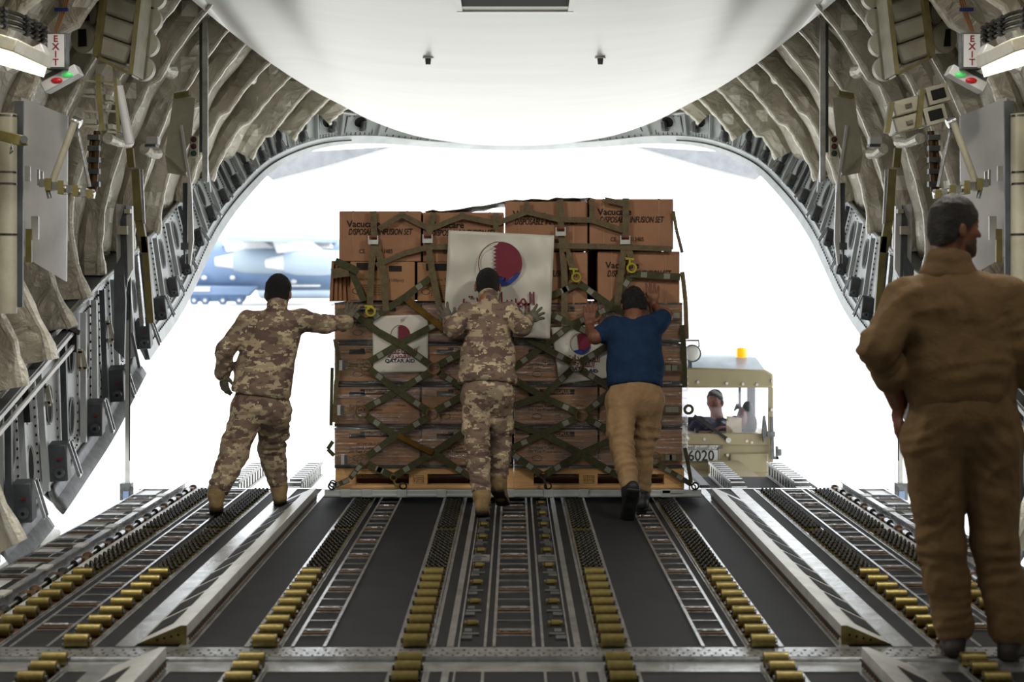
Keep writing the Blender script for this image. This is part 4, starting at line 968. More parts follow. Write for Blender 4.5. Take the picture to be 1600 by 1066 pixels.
# crumpled cardboard sheet, left side
r = thing('folded_cardboard', 'crumpled cardboard sheets tucked at the upper left side of the load', 'cardboard', (X_(530), YF, Z_(470))); m = MB()
for k in range(5):
    m.prism([(X_(519 + k * 5), YF - .03 + .02 * k, Z_(408)), (X_(523 + k * 5), YF - .05 + .02 * k, Z_(408)), (X_(520 + k * 7), YF - .04 + .02 * k, Z_(471)), (X_(515 + k * 6), YF - .02 + .02 * k, Z_(471))], (0, .35, 0))
m.build('sheet', M['card'], r)
r = thing('metal_foil_tarp', 'crumpled clear sheet lying over the top of the cartons', 'plastic sheet', (0, YF + .5, Z_(312))); m = MB(); rows = []
for i in range(30):
    px = 662 + i * 13; row = []
    for j in range(8):
        base = max(Z_(331), Z_(331 - max(0, min(1, (px - 700) / 110)) * 17)); top_ = base + .008 + .014 * hsh(i, j) + (.012 if 860 < px < 930 else 0)
        row.append((X_(px), YF + .12 + j * .12, top_))
    rows.append(row)
m.grid(rows, flip=True); o = m.build('sheet', M['banner'], r); o.modifiers.new('t', 'SOLIDIFY').thickness = .004
# stretch wrap round the lower stacks
for (pa, pb, nm) in ((520.5, 800, 'left'), (801.5, 1069, 'right')):
    r = thing('stretch_wrap', 'clear glossy stretch film wrapped round the lower %s cartons' % nm, 'plastic wrap', (X_((pa + pb) / 2), YF, .24))
    m = MB(); a, b = X_(pa) - (.022 if nm == 'left' else -.0), X_(pb) + (.03 if nm == 'right' else 0); y0, y1 = YF - .014, YF + 1.2; rows = []; ra = .055 if nm == 'left' else .004; rb = .06 if nm == 'right' else .004
    for k in range(60):
        z = .238 + (Z_(473) - .238) * k / 59; row = []
        per = [(a + ra + (b - a - ra - rb) * j / 30, y0) for j in range(31)] + [(b - rb + rb * math.sin(t_), y0 + rb - rb * math.cos(t_)) for t_ in np.linspace(.2, PI / 2, 6)] + [(b, y0 + .1 + (y1 - y0 - .1) * j / 6) for j in range(1, 7)] + [(a, y1)] + [(a, y1 - (y1 - y0 - .1) * j / 6) for j in range(1, 7)] + [(a + ra - ra * math.sin(t_), y0 + ra - ra * math.cos(t_)) for t_ in np.linspace(PI / 2, .2, 6)]
        for i, (x, y) in enumerate(per):
            j_ = .004 * math.sin(k * 1.3 + i * .8) * math.sin(i * 2.1 + k * .37)
            row.append((x + (j_ if y > y0 + .01 else 0), y + (j_ if y < y0 + .01 else 0) - .001, z))
        rows.append(row)
    m.grid(rows, closed=True); m.build('film', M['wrap'], r)

# ------------------------------------------------------------------ cargo net
NY = YF - .035
net = thing('cargo_net', 'olive and tan webbing cargo net with rings stretched over the load', 'cargo net', (0, NY, .1))
def P2(px, py, y=NY): return V((X_(px, y), y, Z_(py, y)))
def strap(pts, wpx=11, mt='web_green', y=NY, labels=True, zofs=0, name='webbing'):
    w_ = wpx * y / F; m = MB(); pts = [P2(a, b, y - zofs) for a, b in pts]
    for a, b in zip(pts, pts[1:]):
        n = max(2, int((b - a).length / .08)); sd = (b - a).normalized().cross(V((0, 1, 0))).normalized()
        rows = []
        for k in range(n + 1):
            p = a.lerp(b, k / n) + V((0, -.006 * math.sin(PI * k / n), 0)); rows.append([p + sd * w_ / 2, p + sd * w_ / 2 + V((0, .005, 0)), p - sd * w_ / 2 + V((0, .005, 0)), p - sd * w_ / 2])
        m.grid(rows, closed=True); m.add([rows[0][i] for i in range(4)], [(0, 1, 2, 3)]); m.add([rows[-1][i] for i in range(4)], [(3, 2, 1, 0)])
    o = m.build(name, M[mt], net)
    if labels:
        for (a, b) in ((pts[0], pts[1]), (pts[-1], pts[-2])):
            d_ = (b - a).normalized(); m = MB(); c_ = a + d_ * .095 - V((0, .004, 0)); m.obox(c_, d_ * .022, V((0, .002, 0)), d_.cross(V((0, 1, 0))).normalized() * w_ * .38); m.build('stitched_patch', M['stitch'], o)
    return o
RING = [(570, 571), (678, 576), (565, 644), (675, 647), (567, 719), (900, 572), (909, 649), (1023, 716), (763, 574), (768, 647), (1012, 574), (1018, 645)]
for (a, b) in RING:
    p = P2(a, b, NY - .012); m = MB(); m.ring(p, (0, 1, 0), .040, .005, 26, 6); m.build('ring', M['gold'], net)
DG = [((576, 566), (625, 537), (694, 500)), ((540, 480), (590, 518), (625, 537), (672, 570)), ((576, 576), (622, 611), (669, 642)), ((571, 638), (622, 611), (672, 581)), ((571, 649), (618, 681), (676, 708), (735, 745)), ((573, 714), (618, 681), (669, 652)),
      ((573, 724), (613, 744)), ((617, 744), (676, 708), (730, 672), (763, 650)), ((684, 571), (730, 546), (790, 512)), ((684, 581), (725, 607), (763, 642)), ((681, 642), (725, 617), (759, 580)),
      ((632, 465), (678, 502), (700, 520)), ((570, 505), (632, 465), (672, 435)), ((768, 579), (810, 597), (848, 620), (903, 645)), ((774, 642), (848, 620), (894, 577)), ((773, 652), (848, 678), (908, 709), (968, 745)), ((800, 700), (848, 678), (903, 652)),
      ((790, 702), (845, 741)), ((853, 741), (908, 709), (965, 683), (1015, 650)), ((915, 645), (958, 608), (1008, 578)), ((915, 653), (958, 676), (1018, 712)), ((906, 577), (958, 608), (1014, 640)), ((906, 567), (955, 537), (1010, 505)), ((894, 567), (848, 542), (800, 512)), ((802, 575), (848, 542), (892, 508)), ((892, 506), (940, 530), (1008, 570)),
      ((838, 480), (892, 506)), ((960, 478), (892, 508)), ((905, 443), (955, 479), (1000, 500)), ((903, 443), (862, 462)), ((990, 425), (955, 479))]
for i, pts in enumerate(DG):
    strap(pts, 10.5, 'web_yellow' if i in (99,) else 'web_green', zofs=.004 * (i % 3))
strap([(637, 470), (688, 510), (712, 528)], 9, 'web_yellow', zofs=.016, labels=False); strap([(622, 681), (676, 708)], 8, 'web_yellow', zofs=.016, labels=False)
for (y_, xa) in ((493, 1036), (575, 1032), (640, 1034), (715, 1030)): strap([(xa, y_), (1066, y_)], 11, 'web_tan', zofs=.01)
strap([(985, 428), (1063, 433)], 11, 'web_green', zofs=.012)
strap([(1026, 724), (1080, 757)], 8, 'web_green', labels=True)
for (pts) in ([(583, 330), (585, 375), (580, 420), (578, 480)], [(588, 378), (600, 430), (603, 486)], [(678, 332), (668, 375), (676, 430), (690, 495), (697, 520)], [(875, 312), (877, 365), (882, 430), (882, 510)], [(880, 375), (898, 428)], [(978, 310), (977, 370), (970, 430), (964, 478)], [(980, 375), (986, 405)]):
    strap(pts, 10, 'web_tan', zofs=.008, labels=False)
for pts in ([(592, 358), (628, 336), (670, 357)], [(674, 357), (722, 338), (775, 349)], [(777, 349), (823, 331), (873, 343)], [(877, 343), (925, 344), (973, 360)], [(628, 331), (628, 339)], [(722, 331), (722, 340)], [(823, 316), (823, 333)], [(925, 312), (925, 345)], [(775, 332), (775, 360)], [(945, 312), (976, 319)],
            [(588, 415), (630, 396), (670, 386), (702, 386)], [(865, 384), (935, 385), (1050, 389)]):
    strap(pts, 8.5, 'web_tan', zofs=.012, labels=False)
for (a, b) in ((583, 375), (668, 373), (876, 362), (977, 375)):
    p = P2(a, b, NY - .03); m = MB(); m.box((p.x - .036, p.y, p.z - .03), (p.x + .036, p.y + .014, p.z + .0), 0); m.box((p.x - .036, p.y, p.z), (p.x - .028, p.y + .012, p.z + .03), 0); m.box((p.x + .028, p.y, p.z), (p.x + .036, p.y + .012, p.z + .03), 0); m.cyl((p.x - .036, p.y + .006, p.z + .018), (p.x + .036, p.y + .006, p.z + .018), .005, 8, 1)
    m.build('buckle', [M['alu_white'], M['red']], net)
for (a, b, c_, d_) in ((896, 420, 902, 438), (984, 404, 988, 424), (576, 478, 580, 490)):
    p, q = P2(a, b, NY - .03), P2(c_, d_, NY - .03); m = MB(); m.ring((q + p) / 2 + (q - p) * .25, (0, 1, 0), .03, .009, 18, 6); m.beam(p - V((.03, 0, 0)), p + V((.03, 0, -.005)), .014, .014); m.beam(p, (p + q) / 2 + V((-.01, 0, 0)), .018, .014); m.build('yellow_hook', M['hook'], net)
for (a, b) in ((535, 571), (532, 641), (538, 718)):      # left side ratchets with wire triangles
    p = P2(a, b, NY - .03); m = MB(); m.box((p.x - .022, p.y - .01, p.z - .035), (p.x - .0, p.y + .02, p.z + .035), 0); m.box((p.x + .002, p.y - .008, p.z - .03), (p.x + .022, p.y + .015, p.z + .03), 1); q = P2(a + 20, b + 1, NY - .03)
    m.tube([p + V((.02, 0, .03)), q, p + V((.02, 0, -.03))], .004, 6, 2); m.build('ratchet', [M['alu_white'], M['frame_dark'], M['gold']], net)
for (a, b, c_, d_) in ((566, 724, 547, 748), (545, 750, 521, 760)): strap([(a, b), (c_, d_)], 8, 'web_green', zofs=.02)
for (a, b) in ((520, 756), (615, 746), (849, 743), (1082, 762)):
    p = P2(a, b, NY - .03); m = MB(); m.ring(p, (0, 1, 0), .022, .005, 18, 6); m.tube([p + V((0, 0, -.02)), p + V((.012, 0, -.05)), P2(a + (14 if a == 615 else 5), 765, NY - .03)], .008, 8); m.build('tie_down_hook', M['chrome'] if a != 615 else M['gold'], net)
# loose straps down the sides
strap([(545, 424), (518, 428)], 15, 'web_tan', zofs=.04, labels=False); strap([(549, 425), (556, 440), (568, 470)], 10, 'web_green', zofs=.03, labels=False); strap([(524, 408), (548, 418), (560, 425)], 11, 'web_green', zofs=.045, labels=False)
strap([(524, 530), (531, 570), (525, 600), (523, 660)], 7, 'web_tan', zofs=.03, labels=False); strap([(519, 575), (517, 665)], 5, 'web_green', zofs=.02, labels=False)
strap([(1066, 425), (1071, 470), (1073, 530)], 7, 'web_tan', zofs=.0, labels=False); strap([(1066, 508), (1069, 560), (1070, 605)], 8, 'web_green', zofs=.0, labels=False)
strap([(1052, 330), (1057, 360), (1066, 395)], 5, 'web_tan', labels=False); strap([(1070, 700), (1075, 725), (1080, 755)], 6, 'web_green', zofs=.01, labels=False)
o = strap([(520, 690), (512, 702), (522, 712)], 6, 'web_green', zofs=.01, labels=False)
m = MB(); p = P2(1076, 640, NY); m.ring(p, (0, 1, .1), .028, .01, 20, 6); m.build('strap_loop', M['web_tan'], net); 

# ------------------------------------------------------------------ banners
def banner(pts, y, label, nx=26, ny=30, seed=0, amp=.008, nm='banner'):
    """pts: tl, tr, br, bl in px"""
    tl, tr, br, bl = [V((X_(a, y), 0, Z_(b, y))) for a, b in pts]
    r = thing('banner', label, 'banner', ((tl.x + br.x) / 2, y, br.z)); m = MB(); rows = []
    for i in range(ny + 1):
        v = i / ny; row = []
        for j in range(nx + 1):
            u = j / nx; p = tl.lerp(tr, u).lerp(bl.lerp(br, u), v)
            q = amp * (math.sin(u * 9 + v * 13 + seed) * math.sin(v * 7 - u * 5 + seed * 2) + .5 * math.sin(u * 23 - v * 11 + seed)) 
            row.append((p.x, y + q - amp, p.z))
        rows.append(row)
    m.grid(rows, flip=True); o = m.build('sheet', M['banner'], r); o.modifiers.new('t', 'SOLIDIFY').thickness = .002
    return r, (tl, tr, br, bl)
def logo(r, cx, cz, R, y, rot=0, lat=None, ar=None, arm=True):
    """round emblem: serrated maroon field, pale left part, ring outline, blue hand wave below; lettering beneath"""
    def T(x, z): return V((cx + x * math.cos(rot) + z * math.sin(rot), y, cz - x * math.sin(rot) + z * math.cos(rot)))
    def flat(poly, mt, name, off=0):
        m = MB(); m.prism([T(*p) + V((0, -off, 0)) for p in poly], V((0, -.0012, 0))); m.build(name, M[mt], r)
    xs = -R * .18; a0 = math.acos(xs / R)
    poly = [(R * math.cos(t), R * math.sin(t)) for t in np.linspace(a0 - .12, -PI * .11, 26)]
    poly += [(.62 * R, -.52 * R), (.38 * R, -.72 * R), (.12 * R, -.80 * R), (.2 * R, -.66 * R), (.02 * R, -.62 * R), (-.25 * R, -.60 * R)]
    n = 9; z0, z1 = -.60 * R, R * math.sin(a0) * .93
    for k in range(n):
        za = z0 + (z1 - z0) * k / n; zb_ = z0 + (z1 - z0) * (k + .5) / n; poly += [(xs - .16 * R, za + (z1 - z0) * .02), (xs + .02 * R, zb_ + .02 * R)]
    flat(poly, 'maroon', 'emblem_field')
    blue = [(R * math.cos(t), R * math.sin(t)) for t in np.linspace(-PI * .10, -PI * .80, 26)]
    blue += [(-.62 * R, -.58 * R), (-.3 * R, -.52 * R), (.0 * R, -.55 * R), (.26 * R, -.64 * R), (.16 * R, -.78 * R), (.40 * R, -.70 * R), (.66 * R, -.50 * R)]
    flat([(x, z - .035 * R) for x, z in blue], 'blue', 'emblem_wave')
    m = MB(); m.tube([T(R * math.cos(t), R * math.sin(t)) + V((0, -.001, 0)) for t in np.linspace(a0 - .1, PI * 1.2, 24)], R * .022, 5); m.build('emblem_ring', M['maroon'], r)
def arabic(r, body, cx, cz, y, size, rot=0, mt='maroon', name='lettering', sx=1):
    D = Deco(); D.text(body, cx, cz, y, size, rot=rot, thick=.0005, bold=size * .012, sx=sx, spacing=.97); D.mb.build(name, M[mt], r)
AR1 = '\uFE95\uFE8D\uFEAA\uFECB\uFE8E\uFEB4\uFEE4\uFEDF\u0627'.replace('\uFE8D', '\uFE8D'); AR1 = '\uFE95' + '\uFE8D' + '\uFEAA' + '\uFECB' + '\uFE8E' + '\uFEB4' + '\uFEE4' + '\uFEDF' + '\uFE8D'
AR2 = '\uFE94' + '\uFEF3' + '\uFEAE' + '\uFEC4' + '\uFED8' + '\uFEDF' + '\uFE8D'
BY = YF - .075
r, _ = banner([(701, 360), (866, 368), (859, 529), (693, 521)], BY, 'large white vinyl banner with round maroon emblem behind the middle soldier', amp=.013)
lx, lz = X_(782, BY), Z_(412, BY); logo(r, lx, lz, 34 * BY / F, BY - .037)
arabic(r, AR1, X_(780, BY), Z_(468, BY), BY - .037, .125, sx=.94); arabic(r, AR2, X_(793, BY), Z_(486, BY), BY - .037, .125, sx=.94)
BY2 = NY + .018
r, _ = banner([(582, 494), (669, 492), (669, 581), (583, 583)], BY2, 'small square white banner strapped under the net at left', amp=.002, seed=2)
logo(r, X_(626, BY2), Z_(523, BY2), 15 * BY2 / F, BY2 - .006)
arabic(r, AR1, X_(626, BY2), Z_(549, BY2), BY2 - .006, .055); arabic(r, AR2, X_(624, BY2), Z_(556, BY2), BY2 - .006, .05, sx=1.15)
D = Deco(); D.text('QATAR AID', X_(625, BY2), Z_(564, BY2), BY2 - .006, .036, thick=.0005, bold=.0008, sx=1.1); D.mb.build('lettering', M['navy'], r)
r, _ = banner([(861, 512), (948, 506), (957, 590), (874, 600)], BY2, 'small tilted white banner strapped under the net beside the man in blue', amp=.003, seed=5)
logo(r, X_(907, BY2), Z_(537, BY2), 16 * BY2 / F, BY2 - .009, rot=-.1)
arabic(r, AR1, X_(911, BY2), Z_(560, BY2), BY2 - .009, .055, rot=-.1); arabic(r, AR2, X_(912, BY2), Z_(569, BY2), BY2 - .009, .055, rot=-.1)
D = Deco(); D.text('QATAR AID', X_(912, BY2), Z_(578, BY2), BY2 - .009, .034, thick=.0005, bold=.0008, rot=-.1, sx=1.1); D.mb.build('lettering', M['navy'], r)
# ================================================================== PEOPLE
_rng = np.random.RandomState(3); _T = _rng.rand(64, 64, 64).astype(np.float32)
def vnoise(p):
    p = np.asarray(p, dtype=np.float32); i = np.floor(p).astype(int); f = p - i; f = f * f * (3 - 2 * f); r = 0
    for a in (0, 1):
        for b in (0, 1):
            for c_ in (0, 1):
                w_ = (f[:, 0] if a else 1 - f[:, 0]) * (f[:, 1] if b else 1 - f[:, 1]) * (f[:, 2] if c_ else 1 - f[:, 2])
                r = r + w_ * _T[(i[:, 0] + a) % 64, (i[:, 1] + b) % 64, (i[:, 2] + c_) % 64]
    return r * 2 - 1
def A3(v): return np.array(tuple(v), dtype=np.float32)
class Field:
    def __init__(s, h): s.h, s.p, s.c = h, [], []
    def rc(s, a, b, ra, rb, k=.03): s.p.append(('rc', A3(a), A3(b), ra, rb, k)); return s
    def chain(s, pts, rs, k=.03):
        for i in range(len(pts) - 1): s.rc(pts[i], pts[i + 1], rs[i], rs[i + 1], k)
        return s
    def seg(s, a, b, L, wa, wb, ta, tb, k=.04): s.p.append(('seg', A3(a), A3(b), A3(V(L).normalized()), wa, wb, ta, tb, k)); return s
    def ell(s, c, r, axes=None, k=.02, sub=False): s.p.append(('sub' if sub else 'ell', A3(c), r, [A3(x) for x in (axes or (V((1, 0, 0)), V((0, 1, 0)), V((0, 0, 1))))], k)); return s
    def cut(s, pt, n): s.c.append((A3(pt), A3(V(n).normalized()))); return s
    def solve(s, disp=None):
        h = s.h; los, his = [], []
        for q in s.p:
            if q[0] == 'rc': r = max(q[3], q[4]); los.append(np.minimum(q[1], q[2]) - r); his.append(np.maximum(q[1], q[2]) + r)
            elif q[0] == 'seg': r = max(q[4:8]); los.append(np.minimum(q[1], q[2]) - r); his.append(np.maximum(q[1], q[2]) + r)
            else: r = max(q[2]); los.append(q[1] - r); his.append(q[1] + r)
        lo = np.min([l for l, q in zip(los, s.p) if q[0] != 'sub'], 0) - .03; hi = np.max([l for l, q in zip(his, s.p) if q[0] != 'sub'], 0) + .03
        n = np.ceil((hi - lo) / h).astype(int) + 1; D = np.full(n, .2, np.float32)
        ax = [lo[i] + h * np.arange(n[i], dtype=np.float32) for i in range(3)]
        for q, l, u in zip(s.p, los, his):
            k = q[-1]; m = .05 + k
            i0 = np.maximum(0, ((l - m - lo) / h).astype(int)); i1 = np.minimum(n, ((u + m - lo) / h).astype(int) + 2)
            sl = tuple(slice(a, b) for a, b in zip(i0, i1)); X, Y, Z = np.meshgrid(ax[0][sl[0]], ax[1][sl[1]], ax[2][sl[2]], indexing='ij')
            if X.size == 0: continue
            Pp = np.stack([X, Y, Z], -1)
            if q[0] in ('rc', 'seg'):
                a, b = q[1], q[2]; d = b - a; L2 = float(d @ d) + 1e-12; t = np.clip(((Pp - a) @ d) / L2, 0, 1); c_ = a + t[..., None] * d; v = Pp - c_
                if q[0] == 'rc': g = np.linalg.norm(v, axis=-1) - (q[3] + (q[4] - q[3]) * t)
                else:
                    L = q[3]; du = d / math.sqrt(L2); L = L - du * (L @ du); L = L / (np.linalg.norm(L) + 1e-9); T_ = np.cross(du, L)
                    wd = q[4] + (q[5] - q[4]) * t; th = q[6] + (q[7] - q[6]) * t
                    e = np.sqrt(((v @ L) / wd) ** 2 + ((v @ T_) / th) ** 2 + ((v @ du) / np.minimum(wd, th)) ** 2); g = (e - 1) * np.minimum(wd, th)
            else:
                r = q[2]; v = Pp - q[1]; e = np.sqrt(sum(((v @ q[3][i]) / r[i]) ** 2 for i in range(3))); g = (e - 1) * min(r)
            o = D[sl]
            if q[0] == 'sub':
                hh = np.clip(.5 - .5 * (o + g) / k, 0, 1); D[sl] = o + (-g - o) * hh + k * hh * (1 - hh)
            else:
                hh = np.clip(.5 + .5 * (o - g) / k, 0, 1); D[sl] = o + (g - o) * hh - k * hh * (1 - hh)
        if s.c:
            X, Y, Z = np.meshgrid(*ax, indexing='ij'); Pp = np.stack([X, Y, Z], -1)
            for pt, nn in s.c: D = np.maximum(D, (Pp - pt) @ nn)
        # surface nets
        S = D < 0; cn = np.array(n) - 1; acc = np.zeros((*cn, 3), np.float32); cnt = np.zeros(cn, np.float32)
        for axis in range(3):
            o1 = [slice(None)] * 3; o2 = [slice(None)] * 3; o1[axis] = slice(0, -1); o2[axis] = slice(1, None)
            a, b = D[tuple(o1)], D[tuple(o2)]; cr = (a < 0) != (b < 0); t = np.where(cr, a / np.where(cr, a - b, 1), 0)
            oth = [i for i in range(3) if i != axis]
            for da in (0, 1):
                for db in (0, 1):
                    sl = [slice(None)] * 3; sl[oth[0]] = slice(da, da + cn[oth[0]]); sl[oth[1]] = slice(db, db + cn[oth[1]]); sl = tuple(sl)
                    c_ = cr[sl]; cnt += c_; acc[..., axis] += np.where(c_, t[sl], 0); acc[..., oth[0]] += c_ * da; acc[..., oth[1]] += c_ * db
        act = cnt > 0; idx = np.full(cn, -1, np.int64); idx[act] = np.arange(act.sum()); cell = np.argwhere(act)
        verts = lo + h * (cell + acc[act] / cnt[act][:, None])
        faces = []
        for axis in range(3):
            u, v = (axis + 1) % 3, (axis + 2) % 3
            o1 = [slice(1, -1)] * 3; o2 = [slice(1, -1)] * 3; o1[axis] = slice(0, -1); o2[axis] = slice(1, None)
            a, b = S[tuple(o1)], S[tuple(o2)]
            for fl_, mk in ((0, a & ~b), (1, b & ~a)):
                ij = np.argwhere(mk)
                if not len(ij): continue
                off = np.ones(3, int); off[axis] = 0; base = ij + off
                def at(du, dv):
                    q = base.copy(); q[:, u] -= du; q[:, v] -= dv; return idx[q[:, 0], q[:, 1], q[:, 2]]
                f = np.stack([at(0, 0), at(1, 0), at(1, 1), at(0, 1)], 1)
                faces.append(f[:, ::-1] if fl_ else f)
        faces = np.concatenate(faces)
        if disp is not None:
            G = np.stack(np.gradient(D, h), -1); g = G[cell[:, 0], cell[:, 1], cell[:, 2]]; g /= (np.linalg.norm(g, axis=1, keepdims=True) + 1e-9)
            verts = verts + g * disp(verts)[:, None]
        return verts, faces
def mesh_from(parts, name, mats):
    vs, fs, mi, o = [], [], [], 0
    for i, (v, f) in enumerate(parts): vs.append(v); fs.append(f + o); o += len(v)
    v = np.concatenate(vs); f = np.concatenate(fs); me = bpy.data.meshes.new(name)
    me.from_pydata(v.tolist(), [], f.tolist()); me.materials.append(mats); me.polygons.foreach_set('use_smooth', [True] * len(f)); me.update()
    return me
def part(root, name, parts, mt, smooth=1, **kw):
    me = mesh_from(parts, name, M[mt]); o = fin(bpy.data.objects.new(name, me), root, **kw)
    if smooth: sm = o.modifiers.new('soft', 'SMOOTH'); sm.factor = .5; sm.iterations = smooth
    return o
def folds(centers, base=.003, seed=0):
    """cloth creases: list of (centre, direction, radius, amplitude, wavelength)"""
    def f(v):
        w_ = vnoise(v * np.float32([8, 8, 5]) + seed + 2.5 * vnoise(v * 3 + seed)[:, None]); w2 = vnoise(v * 19 + seed * 2 + 9)
        d = base * (1 - np.abs(w_) * 2.2) + base * .5 * w2
        for c_, dr, rad, amp, lam in centers:
            q = v - A3(c_); dd = A3(V(dr).normalized()); e = np.exp(-np.sum(q * q, 1) / rad ** 2); ph = (q @ dd) / lam * 2 * PI * .8 + 6.5 * vnoise(v * 6 + seed + 3)
            s_ = np.sin(ph); d = d + .72 * amp * e * s_ * (.55 + .9 * vnoise(v * 9 + seed + 11))
        return d.astype(np.float32)
    return f
def hand_field(w_, dr, pn, thumb, curl=.25, spread=.12, sc=1.0, h=.0045, fat=1.0):
    """w_ wrist point, dr finger direction, pn palm-outward normal, thumb side direction"""
    f = Field(h); dr = V(dr).normalized(); pn = V(pn); pn = (pn - dr * pn.dot(dr)).normalized(); lt = V(thumb); lt = lt - dr * lt.dot(dr) - pn * lt.dot(pn); lt.normalize()
    kn = w_ + dr * .092 * sc; R = .0088 * sc * fat
    f.seg(w_ + dr * .012 * sc, kn - dr * .012 * sc, lt, .030 * sc, .040 * sc, .017 * sc * fat, .013 * sc * fat, k=.012)
    f.rc(w_ - dr * .05 * sc, w_ + dr * .02 * sc, .027 * sc, .026 * sc, .015)
    for i, (o, L, dz) in enumerate(((.030, .070, -.004), (.010, .080, .002), (-.011, .074, .0), (-.031, .058, -.008))):
        p = kn + lt * o * sc + dr * dz * sc; d_ = (dr + lt * spread * (o / .03)).normalized(); c_ = curl * (1 + .15 * i); pts = [p - dr * .02 * sc, p]
        for j, fr in enumerate((.45, .30, .25)):
            ang = c_ * (j + .5); e = (d_ * math.cos(ang) + pn * math.sin(ang)).normalized(); p = p + e * L * fr * sc; pts.append(p)
        f.chain(pts, [R * 1.1, R * 1.08, R, R * .93, R * .82], k=.004)
    p = w_ + dr * .025 * sc + lt * .026 * sc; d1 = (dr * .65 + lt * .75 + pn * .15).normalized(); d2 = (dr * .85 + lt * .45 + pn * .2).normalized()
    f.chain([w_ + dr * .02 * sc + lt * .012 * sc, p + d1 * .022 * sc, p + d1 * .045 * sc, p + d1 * .045 * sc + d2 * .03 * sc], [.015 * sc, .0125 * sc * fat, .0105 * sc * fat, .0088 * sc * fat], k=.006)
    return f.solve()
def head_fields(c, f, u, neck, h=.006, nr=.055, sc=1.0, nose=1.0):
    f = V(f).normalized(); u = V(u); u = (u - f * u.dot(f)).normalized(); l = u.cross(f)
    ax = (l, f, u); F_ = Field(h)
    F_.ell(c + u * .02 * sc, (.074 * sc, .093 * sc, .098 * sc), ax); F_.ell(c + f * .022 * sc - u * .052 * sc, (.057 * sc, .066 * sc, .062 * sc), ax, k=.03)
    F_.ell(c + f * .066 * sc - u * .098 * sc, (.024 * sc, .022 * sc, .02 * sc), ax, k=.025)
    F_.rc(c + f * .088 * sc + u * .012 * sc, c + f * .112 * sc * nose - u * .026 * sc, .008, .0115, k=.012)
    for q in (-1, 1):
        F_.rc(c + f * .083 * sc + u * .026 * sc + l * q * .012, c + f * .072 * sc + u * .026 * sc + l * q * .045, .011, .010, k=.014)
        F_.ell(c + f * .06 * sc - u * .02 * sc + l * q * .045, (.018, .022, .02), ax, k=.02)
        F_.ell(c + f * .098 * sc + u * .008 * sc + l * q * .030, (.015, .014, .010), ax, k=.01, sub=True)
        F_.ell(c + f * .080 * sc + u * .006 * sc + l * q * .030, (.013, .012, .012), ax, k=.003)
        F_.ell(c - f * .010 * sc - u * .016 * sc + l * q * .084 * sc, (.011, .018, .031), ax, k=.006); F_.ell(c - f * .004 * sc - u * .012 * sc + l * q * .099 * sc, (.008, .009, .019), ax, k=.005, sub=True)
    F_.ell(c + f * .086 * sc - u * .056 * sc, (.022, .013, .006), ax, k=.006); F_.ell(c + f * .084 * sc - u * .068 * sc, (.020, .013, .0065), ax, k=.006)
    F_.rc(c - f * .022 * sc - u * .05 * sc, neck, nr, nr * 1.12, k=.03); F_.rc(neck, neck - u * .04, nr * 1.02, nr * 1.0, k=.03)
    return F_.solve()
def hair_field(c, f, u, h=.006, up=.05, back=-.105, th=.012, sc=1.0, messy=.003):
    f = V(f).normalized(); u = V(u); u = (u - f * u.dot(f)).normalized(); l = u.cross(f); H = Field(h)
    H.ell(c + u * .022 * sc - f * .003, ((.074 + th) * sc, (.093 + th * .9) * sc, (.098 + th) * sc), (l, f, u))
    H.ell(c - f * .042 * sc - u * .045 * sc, (.062 * sc, .048 * sc, .055 * sc), (l, f, u), k=.04)
    a = c + f * .088 * sc + u * up; b = c - f * .075 * sc + u * back; d = a - b; n = d.cross(l); n = n if n.dot(f) > 0 else -n
    H.cut(a, n)
    return H.solve(lambda v: (messy * vnoise(v * 60) + messy * .8 * vnoise(v * 30)).astype(np.float32))
def boot_fields(an, toe, lat, kneedir, hgt=.13, h=.008, heel_down=None):
    """an = ankle joint; toe = ball of the foot on/near the floor"""
    fw = (toe - an); lat = V(lat).normalized(); kd = V(kneedir).normalized(); hd = heel_down or (-kd)
    heel = an + V(hd).normalized() * .068 - (fw - V(hd) * fw.dot(V(hd).normalized())).normalized() * .045
    B = Field(h); B.rc(an + kd * hgt, an, .056, .050, k=.03); B.rc(an, heel, .046, .036, k=.03); B.seg(heel, toe, lat, .036, .046, .032, .028, k=.03); B.rc(an, heel.lerp(toe, .6), .046, .034, k=.04)
    for k_ in range(3): B.rc(an + kd * (.03 + .03 * k_) - lat * .05, an + kd * (.03 + .03 * k_) + lat * .05, .006, .006, k=.012)
    dn = (heel - toe).normalized().cross(lat); dn = dn if dn.dot(kd) < 0 else -dn
    S = Field(h * .8); S.seg(heel + dn * .030, toe + dn * .024 + (toe - heel).normalized() * .012, lat, .040, .049, .011, .011, k=.01); S.seg(heel + dn * .034, heel.lerp(toe, .22) + dn * .034, lat, .038, .038, .016, .014, k=.01)
    return B.solve(folds([(an + kd * .02, kd, .08, .004, .03)], .0012)), S.solve()

